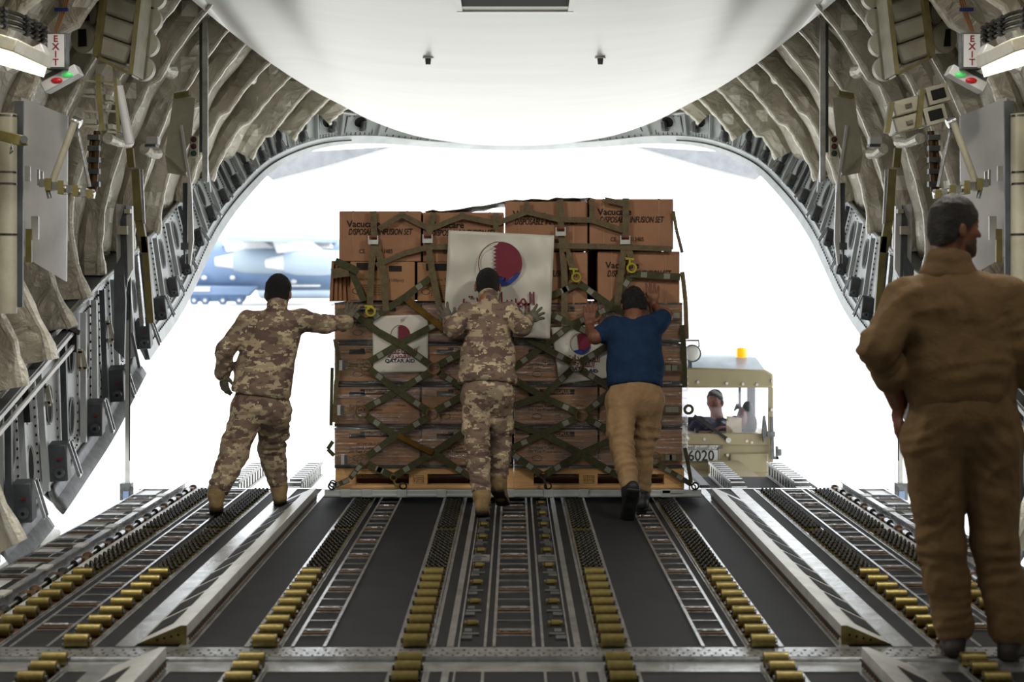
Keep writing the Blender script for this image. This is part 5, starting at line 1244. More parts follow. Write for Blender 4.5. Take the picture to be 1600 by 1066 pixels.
def person(label, J, W, mats, group=None, hs=.009, loc=None):
    """J joints, W widths, mats part->material"""
    root = thing('person', label, 'person', loc or V((J['pel'].x, J['pel'].y, 0)), group)
    lat = V(W.get('lat', (1, 0, 0))).normalized(); up = (J['neck'] - J['pel']).normalized()
    f, u = J['face'], J['hup']
    # body: torso, neck, arms and legs in one field, finer head and hands on it
    B = Field(.012); s_ = .022
    B.seg(J['chest'], J['waist'], lat, W['cw'] - s_, W['ww'] - s_, W['ct'] - s_, W['wt'] - s_); B.seg(J['waist'], J['pel'], lat, W['ww'] - s_, W['hw'] - s_, W['wt'] - s_, W['ht'] - s_)
    B.rc(J['neck'], J['chest'], .05, .06)
    for i in (0, 1):
        B.chain([J['sh'][i], J['el'][i], J['wr'][i]], [W['ar'][0] - .016, W['ar'][1] - .014, W.get('wrist', .026)]); B.rc(J['chest'], J['sh'][i], .06, .045)
        if 'kn' in J: B.chain([J['hip'][i], J['kn'][i], J['an'][i]], [W['lr'][0] - .022, W['lr'][1] - .02, .038])
    parts = [B.solve(), head_fields(J['head'], f, u, J['neck'], sc=W.get('hsc', 1), nr=W.get('nr', .055))]
    hands = []
    for i in (0, 1):
        hd = J['hand'][i]
        if hd: hands.append(hand_field(J['wr'][i], *hd[:3], **hd[3]))
    if 'glove' not in mats: parts += hands
    body = part(root, 'body', parts, mats['skin'], smooth=1)
    if 'glove' in mats:
        for i, hh in enumerate(hands): part(root, 'glove', [hh], mats['glove'])
    part(root, 'hair', [hair_field(J['head'], f, u, sc=W.get('hsc', 1), **W.get('hair', {}))], mats['hair'], smooth=0)
    # shirt
    S = Field(hs); n_s = W.get('short', 0)
    S.seg(J['chest'], J['waist'], lat, W['cw'], W['ww'], W['ct'], W['wt'], k=.05); S.seg(J['waist'], J['hem'], lat, W['ww'], W['hemw'], W['wt'], W['hemt'], k=.05)
    S.rc(J['chest'].lerp(J['neck'], .35), J['sh'][0], .075, W['ar'][0] * 1.02, k=.05); S.rc(J['chest'].lerp(J['neck'], .35), J['sh'][1], .075, W['ar'][0] * 1.02, k=.05)
    S.rc(J['neck'] - up * .03, J['chest'], .062, .085, k=.05)
    fc = []
    for i in (0, 1):
        sh, el, wr = J['sh'][i], J['el'][i], J['wr'][i]
        if n_s: e = sh.lerp(el, n_s); S.rc(sh, e, W['ar'][0], W['ar'][0] * .96, k=.035); fc.append((sh, el - sh, .1, .006, .05))
        else:
            cf = W.get('cuff', (1, 1))[i]; we = el.lerp(wr, cf); S.rc(sh, el, W['ar'][0], W['ar'][1], k=.035); S.rc(el, we, W['ar'][1], W['ar'][2], k=.03); S.rc(we - (wr - el).normalized() * .02, we, W['ar'][2] + .006, W['ar'][2] + .004, k=.01)
            fc += [(el, wr - el, .11, .009, .045), (el, el - sh, .12, .006, .06), (sh, el - sh, .1, .006, .06)]
    if W.get('collar', 1) and 'overall' not in W:
        c_ = J['neck'] + up * .005; nu = (J['head'] - J['neck']).normalized(); S.seg(c_ - nu * .01, c_ + nu * .025, lat, .064 * W.get('colk', 1), .068 * W.get('colk', 1), .064 * W.get('colk', 1), .068 * W.get('colk', 1), k=.012)
    fc += [(J['hem'] + V((0, -.1, .08)), (0, .2, 1), .16, .006, .06), (J['waist'] + V((.1, -.1, 0)), (.5, 0, 1), .14, .005, .07), (J['chest'] + V((-.1, -.1, 0)), (1, 0, .4), .16, .005, .08)]
    if 'overall' not in W and 'kn' in J: S.cut(J['hem'] - up * W.get('hemdrop', .045), -up)
    part(root, 'shirt' if W.get('short') else 'jacket' if 'overall' not in W else 'coverall_top', [S.solve(folds(fc, W.get('fold', .004), seed=hash(label) % 7 if False else len(label) % 7))], mats['top'], smooth=1)
    if 'kn' not in J: return root
    T = Field(hs); fc = []
    T.seg(J['hem'] + up * .06, J['pel'] - up * .02, lat, W['hw'] - .012, W['hw'], W['ht'] - .012, W['ht'], k=.04)
    for i in (0, 1):
        hp, kn, an = J['hip'][i], J['kn'][i], J['an'][i]; ce = kn.lerp(an, W.get('tcuff', (.8, .8))[i]); l = W['lr']
        T.rc(J['pel'], hp, W['ht'] * .85, l[0], k=.04); T.rc(hp, kn, l[0], l[1], k=.045); T.rc(kn, kn.lerp(ce, .45), l[1], l[2], k=.03); T.rc(kn.lerp(ce, .45), ce, l[2], l[3], k=.03)
        fc += [(kn, an - kn, .16, .010, .055), (kn.lerp(an, .35), an - kn, .14, .008, .05), (ce, an - kn, .11, .011, .04), (hp - up * .02, (lat * (1 if i else -1) + V((0, 0, 1.2))), .15, .009, .06), (hp.lerp(kn, .5), V((lat.x * (.4 if i else -.4), 0, 1)), .16, .006, .07)]
        if W.get('pocket', 1):
            o = lat * (1 if i else -1) * (l[0] + l[1]) * .5; pc = hp.lerp(kn, .52) + o * .92; dk = (kn - hp).normalized()
            T.seg(pc - dk * .07, pc + dk * .07, V((0, 1, 0)), .06, .062, .020, .026, k=.015)
    T.seg(J['pel'] - up * .0 + V((0, -W['ht'] * .35, -.03)), J['pel'] + V((0, -W['ht'] * .3, -.08)), lat, W['hw'] * .72, W['hw'] * .6, .09, .08, k=.05)
    part(root, 'trousers' if 'overall' not in W else 'coverall_legs', [T.solve(folds(fc, W.get('fold', .004), seed=4))], mats['legs'], smooth=1)
    for i in (0, 1):
        b, so = boot_fields(J['an'][i], J['toe'][i], J.get('flat', lat), J['kn'][i] - J['an'][i], hgt=W.get('boot', .13), heel_down=J.get('hd', (None, None))[i])
        bo = part(root, 'boot' if W.get('boot', .13) > .1 else 'shoe', [b], mats['boot']); me = mesh_from([so], 'sole', M[mats['sole']]); fin(bpy.data.objects.new('sole', me), bo)
    return root
def PP(*a): return [P(*q) for q in a]
Zv = V((0, 0, 1))
# ---- middle soldier
dn = V((0, 0, -1))
J = dict(head=P(762, 447, 11.93), face=V((0, 1, -.35)), hup=V((0, .3, 1)), neck=P(763, 470, 11.83), sh=PP((730, 489, 11.82), (796, 489, 11.82)), el=PP((709, 513, 11.70), (816, 511, 11.70)), wr=PP((704, 505, 11.92), (822, 503, 11.92)),
         hand=[(V((-.45, .35, .75)), V((.1, 1, 0)), V((1, 0, .3)), dict(curl=.28, spread=.3, sc=1.02, fat=1.15)), (V((.8, .5, .55)), V((0, 1, -.1)), V((-.5, 0, 1)), dict(curl=.22, spread=.35, sc=1.05, fat=1.15))],
         chest=P(763, 505, 11.84), waist=P(762, 555, 11.74), pel=P(761, 606, 11.64), hem=P(761, 592, 11.66), hip=PP((744, 622, 11.62), (779, 622, 11.63)), kn=PP((746, 690, 11.53), (781, 690, 11.70)), an=PP((753, 776, 11.36), (778, 754, 11.62)),
         toe=PP((754, 801, 11.52), (786, 783, 11.74)))
J['hd'] = (V((0, -.05, -1)), V((.05, -.75, -.75)))
Wm = dict(cw=.165, ct=.115, ww=.168, wt=.115, hw=.165, ht=.118, hemw=.202, hemt=.145, ar=(.066, .058, .048), lr=(.092, .076, .072, .066), tcuff=(.86, .82), hair=dict(back=-.085, th=.009), colk=1.0)
person('soldier in desert camouflage in the middle, pushing the big banner with both hands', J, Wm, dict(skin='skin', glove='glove', hair='hair', top='camo', legs='camo', boot='boot', sole='sole'))
# ---- left soldier
J = dict(head=P(435, 458, 11.80), face=V((.15, 1, -.2)), hup=V((0, .15, 1)), neck=P(433, 483, 11.72), sh=PP((389, 503, 11.74), (470, 500, 11.74)), el=PP((352, 548, 11.62), (509, 508, 11.86)), wr=PP((348, 584, 11.70), (540, 503, 12.0)),
         hand=[(V((.12, .1, -1)), V((.6, .8, 0)), V((.8, -.6, 0)), dict(curl=.30, spread=.12, sc=.92, fat=1.25)), (V((.3, .45, .8)), V((.15, 1, -.3)), V((-1, 0, .3)), dict(curl=.25, spread=.25, sc=1.05, fat=1.15))],
         chest=P(426, 520, 11.74), waist=P(412, 580, 11.70), pel=P(408, 628, 11.68), hem=P(409, 608, 11.68), hip=PP((388, 643, 11.66), (428, 643, 11.70)), kn=PP((366, 708, 11.58), (424, 700, 11.84)), an=PP((338, 772, 11.42), (436, 762, 11.90)),
         toe=PP((338, 799, 11.56), (437, 781, 12.04)))
J['hd'] = (V((0, -.05, -1)), V((.1, -.15, -1)))
Wl = dict(cw=.19, ct=.125, ww=.185, wt=.125, hw=.178, ht=.13, hemw=.205, hemt=.15, ar=(.072, .062, .050), lr=(.108, .090, .080, .070), tcuff=(.84, .80), hair=dict(back=-.085, th=.012), hsc=1.03, wrist=.028, lat=(1, .05, .12))
person('soldier in desert camouflage at left, one gloved arm stretched to the cartons', J, Wl, dict(skin='skin', glove='glove', hair='hair', top='camo', legs='camo', boot='boot', sole='sole'))
# ---- man in blue
J = dict(head=P(991, 478, 11.93), face=V((0, .85, -.75)), hup=V((0, .75, .85)), neck=P(990, 498, 11.84), sh=PP((959, 512, 11.83), (1024, 506, 11.84)), el=PP((930, 527, 11.78), (1040, 493, 11.90)), wr=PP((921, 509, 11.99), (1021, 479, 12.02)),
         hand=[(V((.05, .42, 1)), V((0, 1, -.4)), V((1, 0, 0)), dict(curl=.14, spread=.14, sc=1.08)), (V((-.02, .36, 1)), V((0, 1, -.35)), V((-1, 0, 0)), dict(curl=.12, spread=.14, sc=1.1))],
         chest=P(991, 532, 11.82), waist=P(993, 572, 11.74), pel=P(993, 614, 11.66), hem=P(992, 596, 11.69), hip=PP((971, 630, 11.62), (1012, 630, 11.66)), kn=PP((972, 697, 11.48), (1005, 697, 11.68)), an=PP((986, 772, 11.22), (1002, 772, 11.62)),
         toe=PP((980, 806, 11.26), (1003, 792, 11.78)))
J['hd'] = (V((.05, -.95, .1)), V((0, -.05, -1)))
Wb = dict(cw=.185, ct=.125, ww=.182, wt=.125, hw=.178, ht=.125, hemw=.194, hemt=.14, ar=(.070, .060, .045), lr=(.098, .076, .066, .060), tcuff=(.9, .93), short=.62, collar=0, hair=dict(back=-.09, th=.016, messy=.012), wrist=.027, boot=.05, fold=.0035)
person('man in a navy blue T-shirt and tan trousers pushing the cartons with bare hands', J, Wb, dict(skin='skin_dark', hair='hair', top='navy_cloth', legs='chino', boot='shoe', sole='shoe'))
# ---- big man at right in coverall
DM = 7.14; q = lambda x, y, dd=0: P(x, y, DM + dd)
J = dict(head=q(1490, 355), face=V((1, .30, -.05)), hup=V((0, 0, 1)), neck=q(1478, 402, .0), sh=[q(1416, 470), q(1574, 468)], el=[q(1374, 545, -.08), q(1608, 545, -.06)], wr=[q(1404, 632, .08), q(1622, 636, .02)],
         hand=[(V((.02, .1, -1)), V((1, .2, 0)), V((.2, 1, 0)), dict(curl=.3, spread=.05, sc=1.05)), (V((-.1, .1, -1)), V((-1, .2, 0)), V((-.2, 1, 0)), dict(curl=.35, spread=.05, sc=1.05))],
         chest=q(1490, 480), waist=q(1500, 575), pel=q(1502, 640), hem=q(1501, 612), hip=[q(1458, 690), q(1548, 690)], kn=[q(1470, 850, .02), q(1555, 850, .02)], an=[q(1490, 985, .02), q(1578, 992, 0)],
         toe=[q(1488, 1003, .17), q(1590, 1012, .15)])
J['hd'] = (V((0, 0, -1)), V((0, 0, -1)))
Wr = dict(cw=.225, ct=.15, ww=.225, wt=.155, hw=.222, ht=.155, hemw=.225, hemt=.16, ar=(.084, .078, .064), lr=(.122, .094, .086, .080), tcuff=(.93, .93), cuff=(.50, .50), overall=1, hair=dict(back=-.095, th=.010, up=.052), colk=1.0, nr=.062, wrist=.038, hsc=1.07, boot=.09, pocket=0, fold=.007)
rm = person('large man in a brown coverall standing at right, back turned, looking right', J, Wr, dict(skin='skin_dark', hair='hair_grey', top='flightsuit', legs='flightsuit', boot='boot_brown', sole='sole'), hs=.010)
c_, f, u = J['head'], J['face'].normalized(), Zv; l = u.cross(f).normalized(); f = (f - u * f.dot(u)).normalized()
Cf = Field(.007); cc = q(1482, 412); Cf.seg(cc + V((0, 0, -.03)), cc + V((0, -.005, .012)), (1, 0, 0), .118, .092, .100, .084, k=.02); Cf.cut(cc + V((0, 0, .058)), (.22, .1, 1)); Cf.ell(cc + V((.012, .02, .05)), (.076, .076, .05), k=.008, sub=True)
part(rm, 'collar', [Cf.solve(folds([(cc, (0, 0, 1), .1, .004, .05)], .002))], 'flightsuit')
Bd = Field(.005)
Bd.ell(c_ + f * .024 - u * .060, (.0645, .075, .067), (l, f, u)); Bd.ell(c_ + f * .072 - u * .105, (.031, .029, .026), (l, f, u), k=.025); Bd.cut(c_ + f * .06 - u * .034, V(u) * 1 + f * .35)
Bd.ell(c_ + f * .105 - u * .058, (.024, .02, .017), (l, f, u), k=.006, sub=True)
part(rm, 'beard', [Bd.solve(lambda v: (.0015 * vnoise(v * 120)).astype(np.float32))], 'beard', smooth=0)
m = MB(); w1 = J['wr'][0]; m.ring(w1 + V((0, 0, .015)), (J['wr'][0] - J['el'][0]), .036, .009, 22, 8); m.build('wrist_watch', M['black'], rm)
# waist seam band, shoulder yoke seam
m = MB(); pts = [V((q(1500, 575).x + .232 * math.cos(t), DM + .162 * math.sin(t), q(0, 572).z)) for t in np.linspace(0, 2 * PI, 41)]
for dz in (-.022, .022): m.tube([p + V((0, 0, dz)) for p in pts], .004, 6, cap=False)
m.build_each('waist_seam', M['flightsuit'], rm)

# ================================================================== LOADER VEHICLE
DC = 17.0; vx = lambda px, y=DC: (px - CX) * y / F; vz = lambda py, y=DC: EH - (py - CY) * y / F
cab = thing('cargo_loader', 'khaki cargo loader cab with number plate behind the pallet', 'vehicle', (vx(1120), DC, -1.7))
xl, xr = vx(1010), vx(1208); zt, zw, zb_, zf = vz(577), vz(606), vz(682), -1.25
m = MB(); m.grid([[V(p_) for p_ in ((xl, y, zb_), (xl, y, zf), (xr, y, zf), (xr, y, zb_))] for y in (DC, DC + 1.5)], closed=True); m.prism([(xl, DC, zb_), (xr, DC, zb_), (xr, DC, zf), (xl, DC, zf)], (0, .03, 0)); m.prism([(xl, DC + 1.5, zb_), (xr, DC + 1.5, zb_), (xr, DC + 1.5, zf), (xl, DC + 1.5, zf)], (0, .03, 0))
m.build('cab_body', M['khaki'], cab)
m = MB(); zr = vz(583)
m.prism([(xl, DC - .02, zw), (xr, DC - .02, zw), (xr, DC - .02, zr - .01), (vx(1196), DC - .02, vz(578)), (xl, DC - .02, zt + .03)], (0, 1.54, 0)); m.build('cab_roof', M['khaki'], cab, bevel=.02)
m = MB(); m.prism([(xl, DC + .05, zt + .03), (vx(1196), DC + .05, vz(578)), (vx(1188), DC + .3, zt + .10), (xl, DC + .3, zt + .10)], (0, 1.1, .0)); m.build('roof_cap', M['khaki_roof'], cab)
m = MB()
for (xa, xb, ya) in ((vx(1201), xr, DC), (xr - .05, xr, DC + 1.45), (xl, xl + .05, DC), (xl, xl + .05, DC + 1.45)): m.box((xa, ya, zb_), (xb, ya + .05, zw))
m.build_each('cab_pillar', M['khaki'], cab)
m = MB(); m.box((xl + .05, DC + .01, zb_), (vx(1201), DC + .018, zw)); m.build('windscreen', M['glass'], cab)
m = MB(); m.box((vx(1183), DC + 1.4, zb_), (vx(1187), DC + 1.43, zw)); m.box((vx(1187), DC + .9, zb_), (vx(1200), DC + .93, zw)); m.build('rear_partition', M['frame_dark'], cab)
m = MB(); m.box((vx(1062), DC - .035, vz(695) - .0), (xr - .02, DC - .0, zb_ + .03)); m.build('window_sill', M['khaki'], cab, bevel=.01)
m = MB(); m.box((vx(1140), DC - .03, vz(738)), (vx(1200), DC, vz(708))); m.build('front_panel', M['khaki'], cab, bevel=.015)
m = MB()
for px, py in ((1075, 685), (1100, 686), (1166, 689), (1174, 691), (1136, 711), (1090, 597), (1135, 599), (1160, 600), (1182, 601), (1206, 595), (1205, 640)): m.cyl((vx(px), DC - .045, vz(py)), (vx(px), DC - .0, vz(py)), .014, 10)
m.build('bolt_heads', M['alu_white'], cab, kind='stuff')
pl = MB(); pl.box((vx(1070), DC - .03, vz(721)), (vx(1123), DC - .012, vz(694))); po = pl.build('number_plate', M['alu_white'], cab)
D = Deco(); y_ = DC - .032; D.text('6020', vx(1095), vz(712.5), y_, .145, thick=.001, sx=.9, bold=.002)
for (a, b, c1, d1) in ((1071, 1122, 702, 702.8), (1071, 1122, 694.5, 695.2), (1071, 1122, 720, 720.7), (1121.5, 1122.3, 694.5, 720.7), (1070.5, 1071.2, 694.5, 720.7)): D.rect(vx(a), vx(b), vz(d1), vz(c1), y_, t=.002)
QF = '\uFE94\uFEF3\uFEAE\uFEC4\uFED8\uFEDF\uFE8D \uFEA4\uFEE0\uFEB4\uFEE4\uFEDF\uFE8D \uFE95\uFE8D\uFEEE\uFED8\uFEDF\uFE8D'
D.text(QF, vx(1097), vz(698.7), y_, .045, thick=.001); D.mb.build('plate_lettering', M['black'], po)
# beacon, work lamp, wiper, mirror
m = MB(); bx_, bz = vx(1166), vz(572); yb = DC + .35; m.tube([(bx_, yb, bz - .02), (bx_, yb, bz + .05)], [.078, .065], 24); bo = m.build('beacon_base', M['frame_dark'], cab)
m = MB(); m.tube([(bx_, yb, bz + .05), (bx_, yb, bz + .07), (bx_, yb, bz + .15), (bx_, yb, bz + .165)], [.062, .055, .052, .045], 24); m.build('beacon_lens', M['amber'], bo)
cx_, cz_ = vx(1081), vz(552); m = MB(); yy = DC - .05; m.tube([(cx_, yy, cz_), (cx_, yy + .04, cz_), (cx_, yy + .12, cz_)], [.088, .088, .05], 28); m.beam((cx_ - .02, yy + .06, cz_ - .08), (cx_ - .02, yy + .06, vz(578)), .04, .04); lo_ = m.build('work_lamp', M['frame_dark'], cab)
m = MB(); m.ellipsoid((cx_, yy - .002, cz_), (.074, .018, .074), 24, 10); m.build('lamp_glass', M['alu_white'], lo_)
m = MB(); m.tube([(cx_ - .07, yy + .03, cz_ + .06), (cx_ - .065, yy + .03, cz_ + .125), (cx_ + .065, yy + .03, cz_ + .125), (cx_ + .07, yy + .03, cz_ + .06)], .01, 8); m.build('lamp_handle', M['alu_dark'], lo_)
m = MB(); m.beam((vx(1084), DC - .04, vz(649)), (vx(1136), DC - .05, vz(686)), .022, .03); m.cyl((vx(1137), DC - .07, vz(687)), (vx(1137), DC, vz(687)), .026, 14, 1); m.build('wiper', [M['black'], M['alu_white']], cab)
m = MB(); m.prism([(vx(1190), DC - .12, vz(650)), (vx(1193), DC - .12, vz(648)), (vx(1197), DC - .12, vz(676)), (vx(1190), DC - .12, vz(690)), (vx(1188), DC - .12, vz(676))], (0, .05, 0)); m.build('mirror', M['alu_dark'], cab, bevel=.005)
m = MB(); m.beam((vx(1203), DC - .1, vz(650)), (vx(1205), DC - .1, vz(716)), .03, .03); m.beam((vx(1196), DC - .1, vz(677)), (vx(1208), DC - .1, vz(677)), .06, .05); m.box((vx(1207), DC - .12, vz(716)), (vx(1214), DC - .06, vz(712))); m.box((vx(1210), DC - .12, vz(716)), (vx(1213), DC - .06, vz(696))); m.cyl((vx(1212), DC - .09, vz(705)), (vx(1218), DC - .09, vz(705)), .04, 12); m.build('door_hinge_arm', M['alu_dark'], cab)
m = MB(); m.ring((vx(1095), DC + .42, vz(679)), (0, .8, .6), .16, .014, 30, 8); m.cyl((vx(1095), DC + .42, vz(677)), (vx(1095), DC + .2, vz(695)), .02, 8); m.build('steering_wheel', M['black'], cab)
m = MB(); m.box((vx(1075), DC + 1.0, vz(700)), (vx(1150), DC + 1.12, vz(665))); m.build('driver_seat', M['black'], cab, bevel=.03)
# deck of the loader beyond the ramp
m = MB(); m.box((-1.5, 13.05, -.22), (2.45, 14.7, -.108)); m.build('loader_deck', M['antiskid'], cab)
m = MB(); m.box((-1.5, 13.06, -.108), (2.45, 13.1, -.098)); m.box((1.51, 13.11, -.108), (1.55, 14.7, -.09)); m.box((-1.5, 13.11, -.108), (-1.45, 14.7, -.09)); m.build_each('deck_edge', M['alu'], cab)
m = MB(); m.box((1.42, 13.2, -.06), (1.50, 14.7, .0)); m.build('deck_guide', M['frame_dark'], cab, bevel=.01)
m = MB(); m.box((-.9, 14.7, -.5), (2.2, 16.9, -.3)); m.box((-.9, 13.2, -1.4), (-.6, 16.9, -.2)); m.box((1.9, 13.2, -1.4), (2.2, 16.9, -.2)); m.build_each('chassis', M['khaki'], cab)
for wx in (-.9, 2.2):
    for wy in (13.8, 16.2): m = MB(); m.cyl((wx - .15, wy, -1.3), (wx + .15, wy, -1.3), .4, 28, 0); m.cyl((wx - .16, wy, -1.3), (wx + .16, wy, -1.3), .2, 20, 1); m.build('wheel', [M['black'], M['khaki']], cab)
# things in the cab
r = thing('paper_box', 'pale yellow card leaning on the inside of the cab window', 'card', (vx(1149), DC + .1, vz(679))); m = MB(); m.prism([(vx(1138), DC + .1, vz(679)), (vx(1161), DC + .1, vz(680)), (vx(1161), DC + .1, vz(655)), (vx(1138), DC + .1, vz(652))], (0, .04, 0)); m.build('card_sheet', mat('pale_yellow_card', (.80, .74, .52), .7), r)
r = thing('safety_gear', 'dark red and black gear hanging in the right corner of the cab', 'gear', (vx(1176), DC + .5, vz(680))); m = MB(); m.ellipsoid((vx(1179), DC + .5, vz(648)), (.06, .07, .10), 16, 10, 1); m.ellipsoid((vx(1169), DC + .45, vz(660)), (.055, .06, .11), 16, 10, 0); m.ellipsoid((vx(1180), DC + .5, vz(669)), (.09, .08, .13), 16, 10, 1)
for k in range(4): m.tube([(vx(1168), DC + .45, vz(643)), (vx(1164 - k), DC + .45, vz(637 + 2 * k)), (vx(1159 - k), DC + .45, vz(638 + 3 * k))], .010, 6, 1)
m.build('gear_bundle', [M['red_dim'], M['black']], r)
# driver
DD = DC + .72; q = lambda x, y, dd=0: P(x, y, DD + dd)
J = dict(head=q(1117, 627), face=V((-.55, -1, -.1)), hup=V((0, 0, 1)), neck=q(1120, 651), sh=[q(1092, 661, .02), q(1150, 661, .05)], el=[q(1077, 681, -.12), q(1164, 683, -.15)], wr=[q(1096, 680, -.3), q(1142, 669, -.36)],
         hand=[(V((.4, -.6, .3)), V((0, 0, -1)), V((1, 0, 0)), dict(curl=.5, spread=.05)), (V((-.9, -.3, .1)), V((0, 0, -1)), V((-.3, -1, 0)), dict(curl=.35, spread=.1, sc=1.1))],
         chest=q(1121, 680), waist=q(1122, 715), pel=q(1122, 740), hem=q(1122, 735))
Wd = dict(cw=.185, ct=.12, ww=.17, wt=.12, hw=.18, ht=.13, hemw=.18, hemt=.13, ar=(.062, .05, .04), lr=(.1, .08, .07, .06), short=.6, collar=0, hair=dict(th=.009, up=.078, back=-.09), wrist=.027, hsc=.98)
J['hip'] = J['sh']
person('driver in a dark navy T-shirt sitting behind the cab window', J, Wd, dict(skin='skin', hair='hair', top='navy_dark', legs='chino', boot='shoe', sole='sole'))

# ================================================================== AIRCRAFT FAR BEHIND
DA = 230.0; ax_ = lambda px: (px - CX) * DA / F; az_ = lambda py: EH - (py - CY) * DA / F
ac = thing('cargo_aircraft', 'pale blue-grey four-engined cargo aircraft parked far behind at left', 'aircraft', (ax_(430), DA, -1.7))
m = MB(); cz0 = az_(414); R0 = 3.4; xs = [ax_(p_) for p_ in (90, 140, 200, 280, 340, 520, 640, 690, 715, 728)]; rs = [.4, 1.5, 2.6, 3.2, R0, R0, R0, 2.7, 1.6, .2]; zo = [2.4, 1.8, .9, .3, 0, 0, 0, -.2, -.5, -.8]; rows = []
for x, r_, z in zip(xs, rs, zo): rows.append([V((x, DA + r_ * math.cos(t), cz0 + z + r_ * math.sin(t))) for t in np.linspace(0, 2 * PI, 28, endpoint=False)])
m.grid(rows, closed=True, flip=True); m.build('fuselage', M['ac_blue'], ac)
m = MB(); m.prism([(ax_(395), DA - 1, az_(378)), (ax_(530), DA - 1, az_(380)), (ax_(440), DA - 24, az_(383)), (ax_(400), DA - 24, az_(383))], (0, 0, .55)); m.prism([(ax_(395), DA + 1, az_(378)), (ax_(530), DA + 1, az_(380)), (ax_(440), DA + 24, az_(370)), (ax_(400), DA + 24, az_(370))], (0, 0, .55)); m.build('wing', M['ac_pale'], ac)
m = MB(); m.prism([(ax_(355), DA - 2.2, az_(382)), (ax_(400), DA - 2.6, az_(374)), (ax_(520), DA - 2.6, az_(377)), (ax_(525), DA - 3.2, az_(390)), (ax_(350), DA - 3.2, az_(384))], (0, 5, 0)); m.build('wing_box', M['ac_white'], ac, bevel=.3)
for (pa, pb, dy, dz, k) in ((383, 466, -9, 0, 1), (430, 520, -14, -.0, .98)):
    if dy == -14: pa, pb = 467, 545
    x0_, x1_ = ax_(pa), ax_(pb); Lg = x1_ - x0_; zc = az_(409 if dy == -9 else 412) ; m = MB()
    m.tube([(x0_ - 2.4, DA + dy, zc - .1), (x0_, DA + dy, zc)], [.55, 1.0], 24, 1); m.tube([(x0_, DA + dy, zc), (x0_ + Lg * .2, DA + dy, zc), (x0_ + Lg * .6, DA + dy, zc), (x1_ - .3, DA + dy, zc), (x1_, DA + dy, zc)], [1.25, 1.55, 1.62, 1.5, 1.35], 28, 0); e = m.build('engine_nacelle', [M['ac_pale'], M['ac_white']], ac)
    m = MB(); m.ring((x1_, DA + dy, zc), (1, 0, 0), 1.38, .14, 28, 8); m.build('intake_lip', M['ac_white'], e)
    m = MB(); m.prism([(x0_ - 1, DA + dy - .2, zc + 1.2), (x1_ - 1.5, DA + dy - .2, zc + 1.3), (x0_ + Lg * .5, DA + dy - .2, zc + 2.6), (x0_ - 1.5, DA + dy - .2, zc + 2.6)], (0, .4, 0)); m.build('pylon', M['ac_white'], e)
m = MB(); m.prism([(ax_(290), DA - 4.2, az_(446)), (ax_(410), DA - 4.2, az_(447)), (ax_(396), DA - 4.2, az_(463)), (ax_(298), DA - 4.2, az_(463))], (0, 1.6, 0)); m.build('gear_pod', M['ac_blue'], ac, bevel=.25)
m = MB(); m.box((ax_(288), DA - 4.4, az_(455)), (ax_(337), DA - 4.15, az_(448))); m.box((ax_(455), DA - 3.6, az_(448)), (ax_(505), DA - 3.3, az_(445))); m.build_each('white_stripe', M['ac_white'], ac)
m = MB(); m.prism([(ax_(304), DA - 4.3, az_(461)), (ax_(392), DA - 4.3, az_(461)), (ax_(387), DA - 4.3, az_(471)), (ax_(309), DA - 4.3, az_(471))], (0, 1.6, 0)); m.build('gear_bay', M['ac_dark'], ac)
for px in (313, 330, 357, 382): m = MB(); m.cyl((ax_(px), DA - 4.6, -1.15), (ax_(px), DA - 4.1, -1.15), .55, 24, 0); m.cyl((ax_(px), DA - 4.65, -1.15), (ax_(px), DA - 4.05, -1.15), .22, 16, 1); m.build('wheel', [M['ac_dark'], M['ac_white']], ac)
for px, py in ((326, 434), (370, 434), (464, 440)): m = MB(); m.ellipsoid((ax_(px), DA - 3.35, az_(py)), (.38, .2, .3), 14, 8); m.build('blister_light', M['ac_white'], ac)
m = MB(); m.prism([(ax_(95), DA - .3, az_(390)), (ax_(150), DA - .3, az_(390)), (ax_(100), DA - .3, az_(270)), (ax_(60), DA - .3, az_(270))], (0, .6, 0)); m.build('tail_fin', M['ac_blue'], ac)
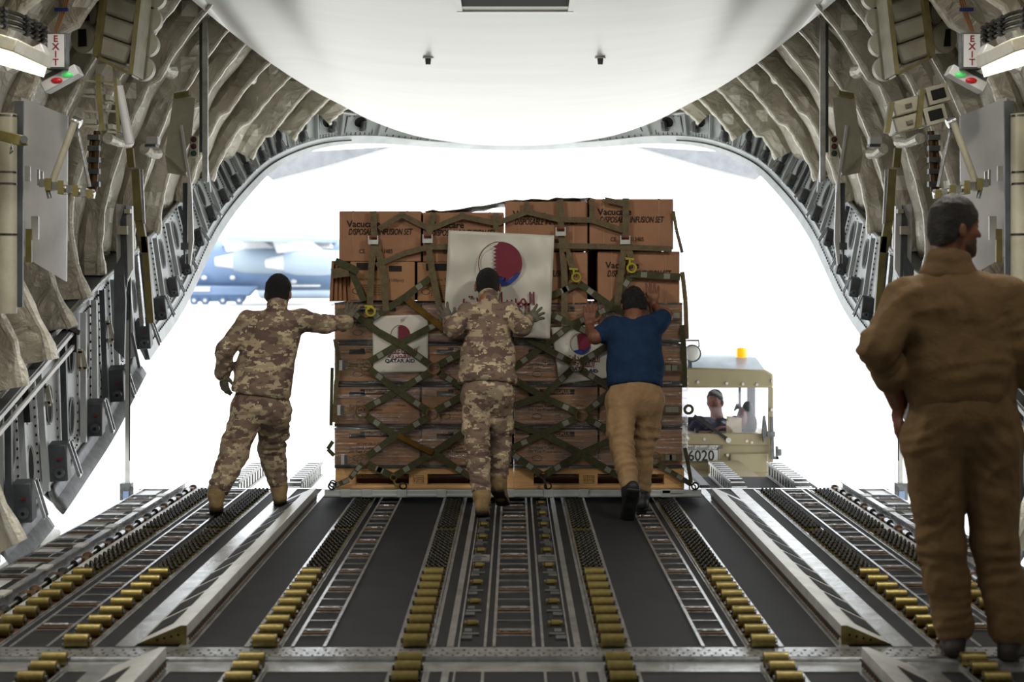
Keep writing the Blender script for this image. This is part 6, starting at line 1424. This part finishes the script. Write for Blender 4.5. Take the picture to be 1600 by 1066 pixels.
# small pale aircraft parts further off: dark blue-grey patch of another wing behind
r = thing('far_aircraft', 'second pale aircraft, only its hump showing above the wing of the first', 'aircraft', (ax_(482) * 1.3, DA * 1.3, -1.7)); k = 1.3
m = MB(); m.ellipsoid(((482 - CX) * DA * k / F, DA * k, EH - (364 - CY) * DA * k / F - .6), (1.6, 2.5, 1.1), 20, 10); m.prism([((392 - CX) * DA * k / F, DA * k, EH - (373 - CY) * DA * k / F), ((520 - CX) * DA * k / F, DA * k, EH - (375 - CY) * DA * k / F), ((520 - CX) * DA * k / F, DA * k, EH - (381 - CY) * DA * k / F), ((400 - CX) * DA * k / F, DA * k, EH - (379 - CY) * DA * k / F)], (0, 3, 0))
m.build('wing_root', M['ac_pale'], r); m = MB(); m.box(((400 - CX) * DA * k / F, DA * k + .5, -1.7), ((520 - CX) * DA * k / F, DA * k + 3, EH - (379 - CY) * DA * k / F)); m.build('fuselage', M['ac_pale'], r, bevel=.8)
# ================================================================== LIGHT, CAMERA
w = bpy.data.worlds.new('sky'); bpy.context.scene.world = w; w.use_nodes = True
nt = w.node_tree; bg = nt.nodes['Background']
bg.inputs['Color'].default_value = (.93, .965, 1.0, 1); bg.inputs['Strength'].default_value = 2.9
def sun(name, rot, e, col, ang):
    l = bpy.data.lights.new(name, 'SUN'); l.energy = e; l.color = col; l.angle = math.radians(ang)
    o = bpy.data.objects.new(name, l); COL.objects.link(o); o.rotation_euler = rot; return o
sun('sun', (math.radians(-28), math.radians(12), 0), 4.0, (1, .96, .9), 1.5)
def area(name, loc, size, e, col, rot=(0, 0, 0)):
    l = bpy.data.lights.new(name, 'AREA'); l.shape = 'RECTANGLE'; l.size, l.size_y = size; l.energy = e; l.color = col
    o = bpy.data.objects.new(name, l); COL.objects.link(o); o.location = loc; o.rotation_euler = rot; return o
for y, e_ in ((-2, 12), (2.5, 18), (6.0, 22), (8.6, 74)):
    for sx in (-1, 1):
        area('cabin_lamp_light', (sx * 2.2, y, 3.6), (.3, 1.2), e_, (1, .95, .86), (0, math.radians(sx * 35), 0))
cam = bpy.data.cameras.new('camera'); co_ = bpy.data.objects.new('camera', cam); COL.objects.link(co_)
co_.location = (0, 0, EH); co_.rotation_euler = (PI / 2, 0, 0)
cam.sensor_width = 36; cam.lens = F * 36 / 1600
cam.shift_x = (800 - CX) / 1600; cam.shift_y = -(533 - CY) / 1600
cam.clip_end = 2000
cam.dof.use_dof = True; cam.dof.focus_distance = 12.1; cam.dof.aperture_fstop = 3.2
sc = bpy.context.scene; sc.camera = co_
sc.view_settings.view_transform = 'Standard'; sc.view_settings.look = 'None'; sc.view_settings.exposure = 0.0; sc.view_settings.gamma = 1.0; sc.view_settings.use_curve_mapping = False
bpy.data.scenes.remove(TMP)
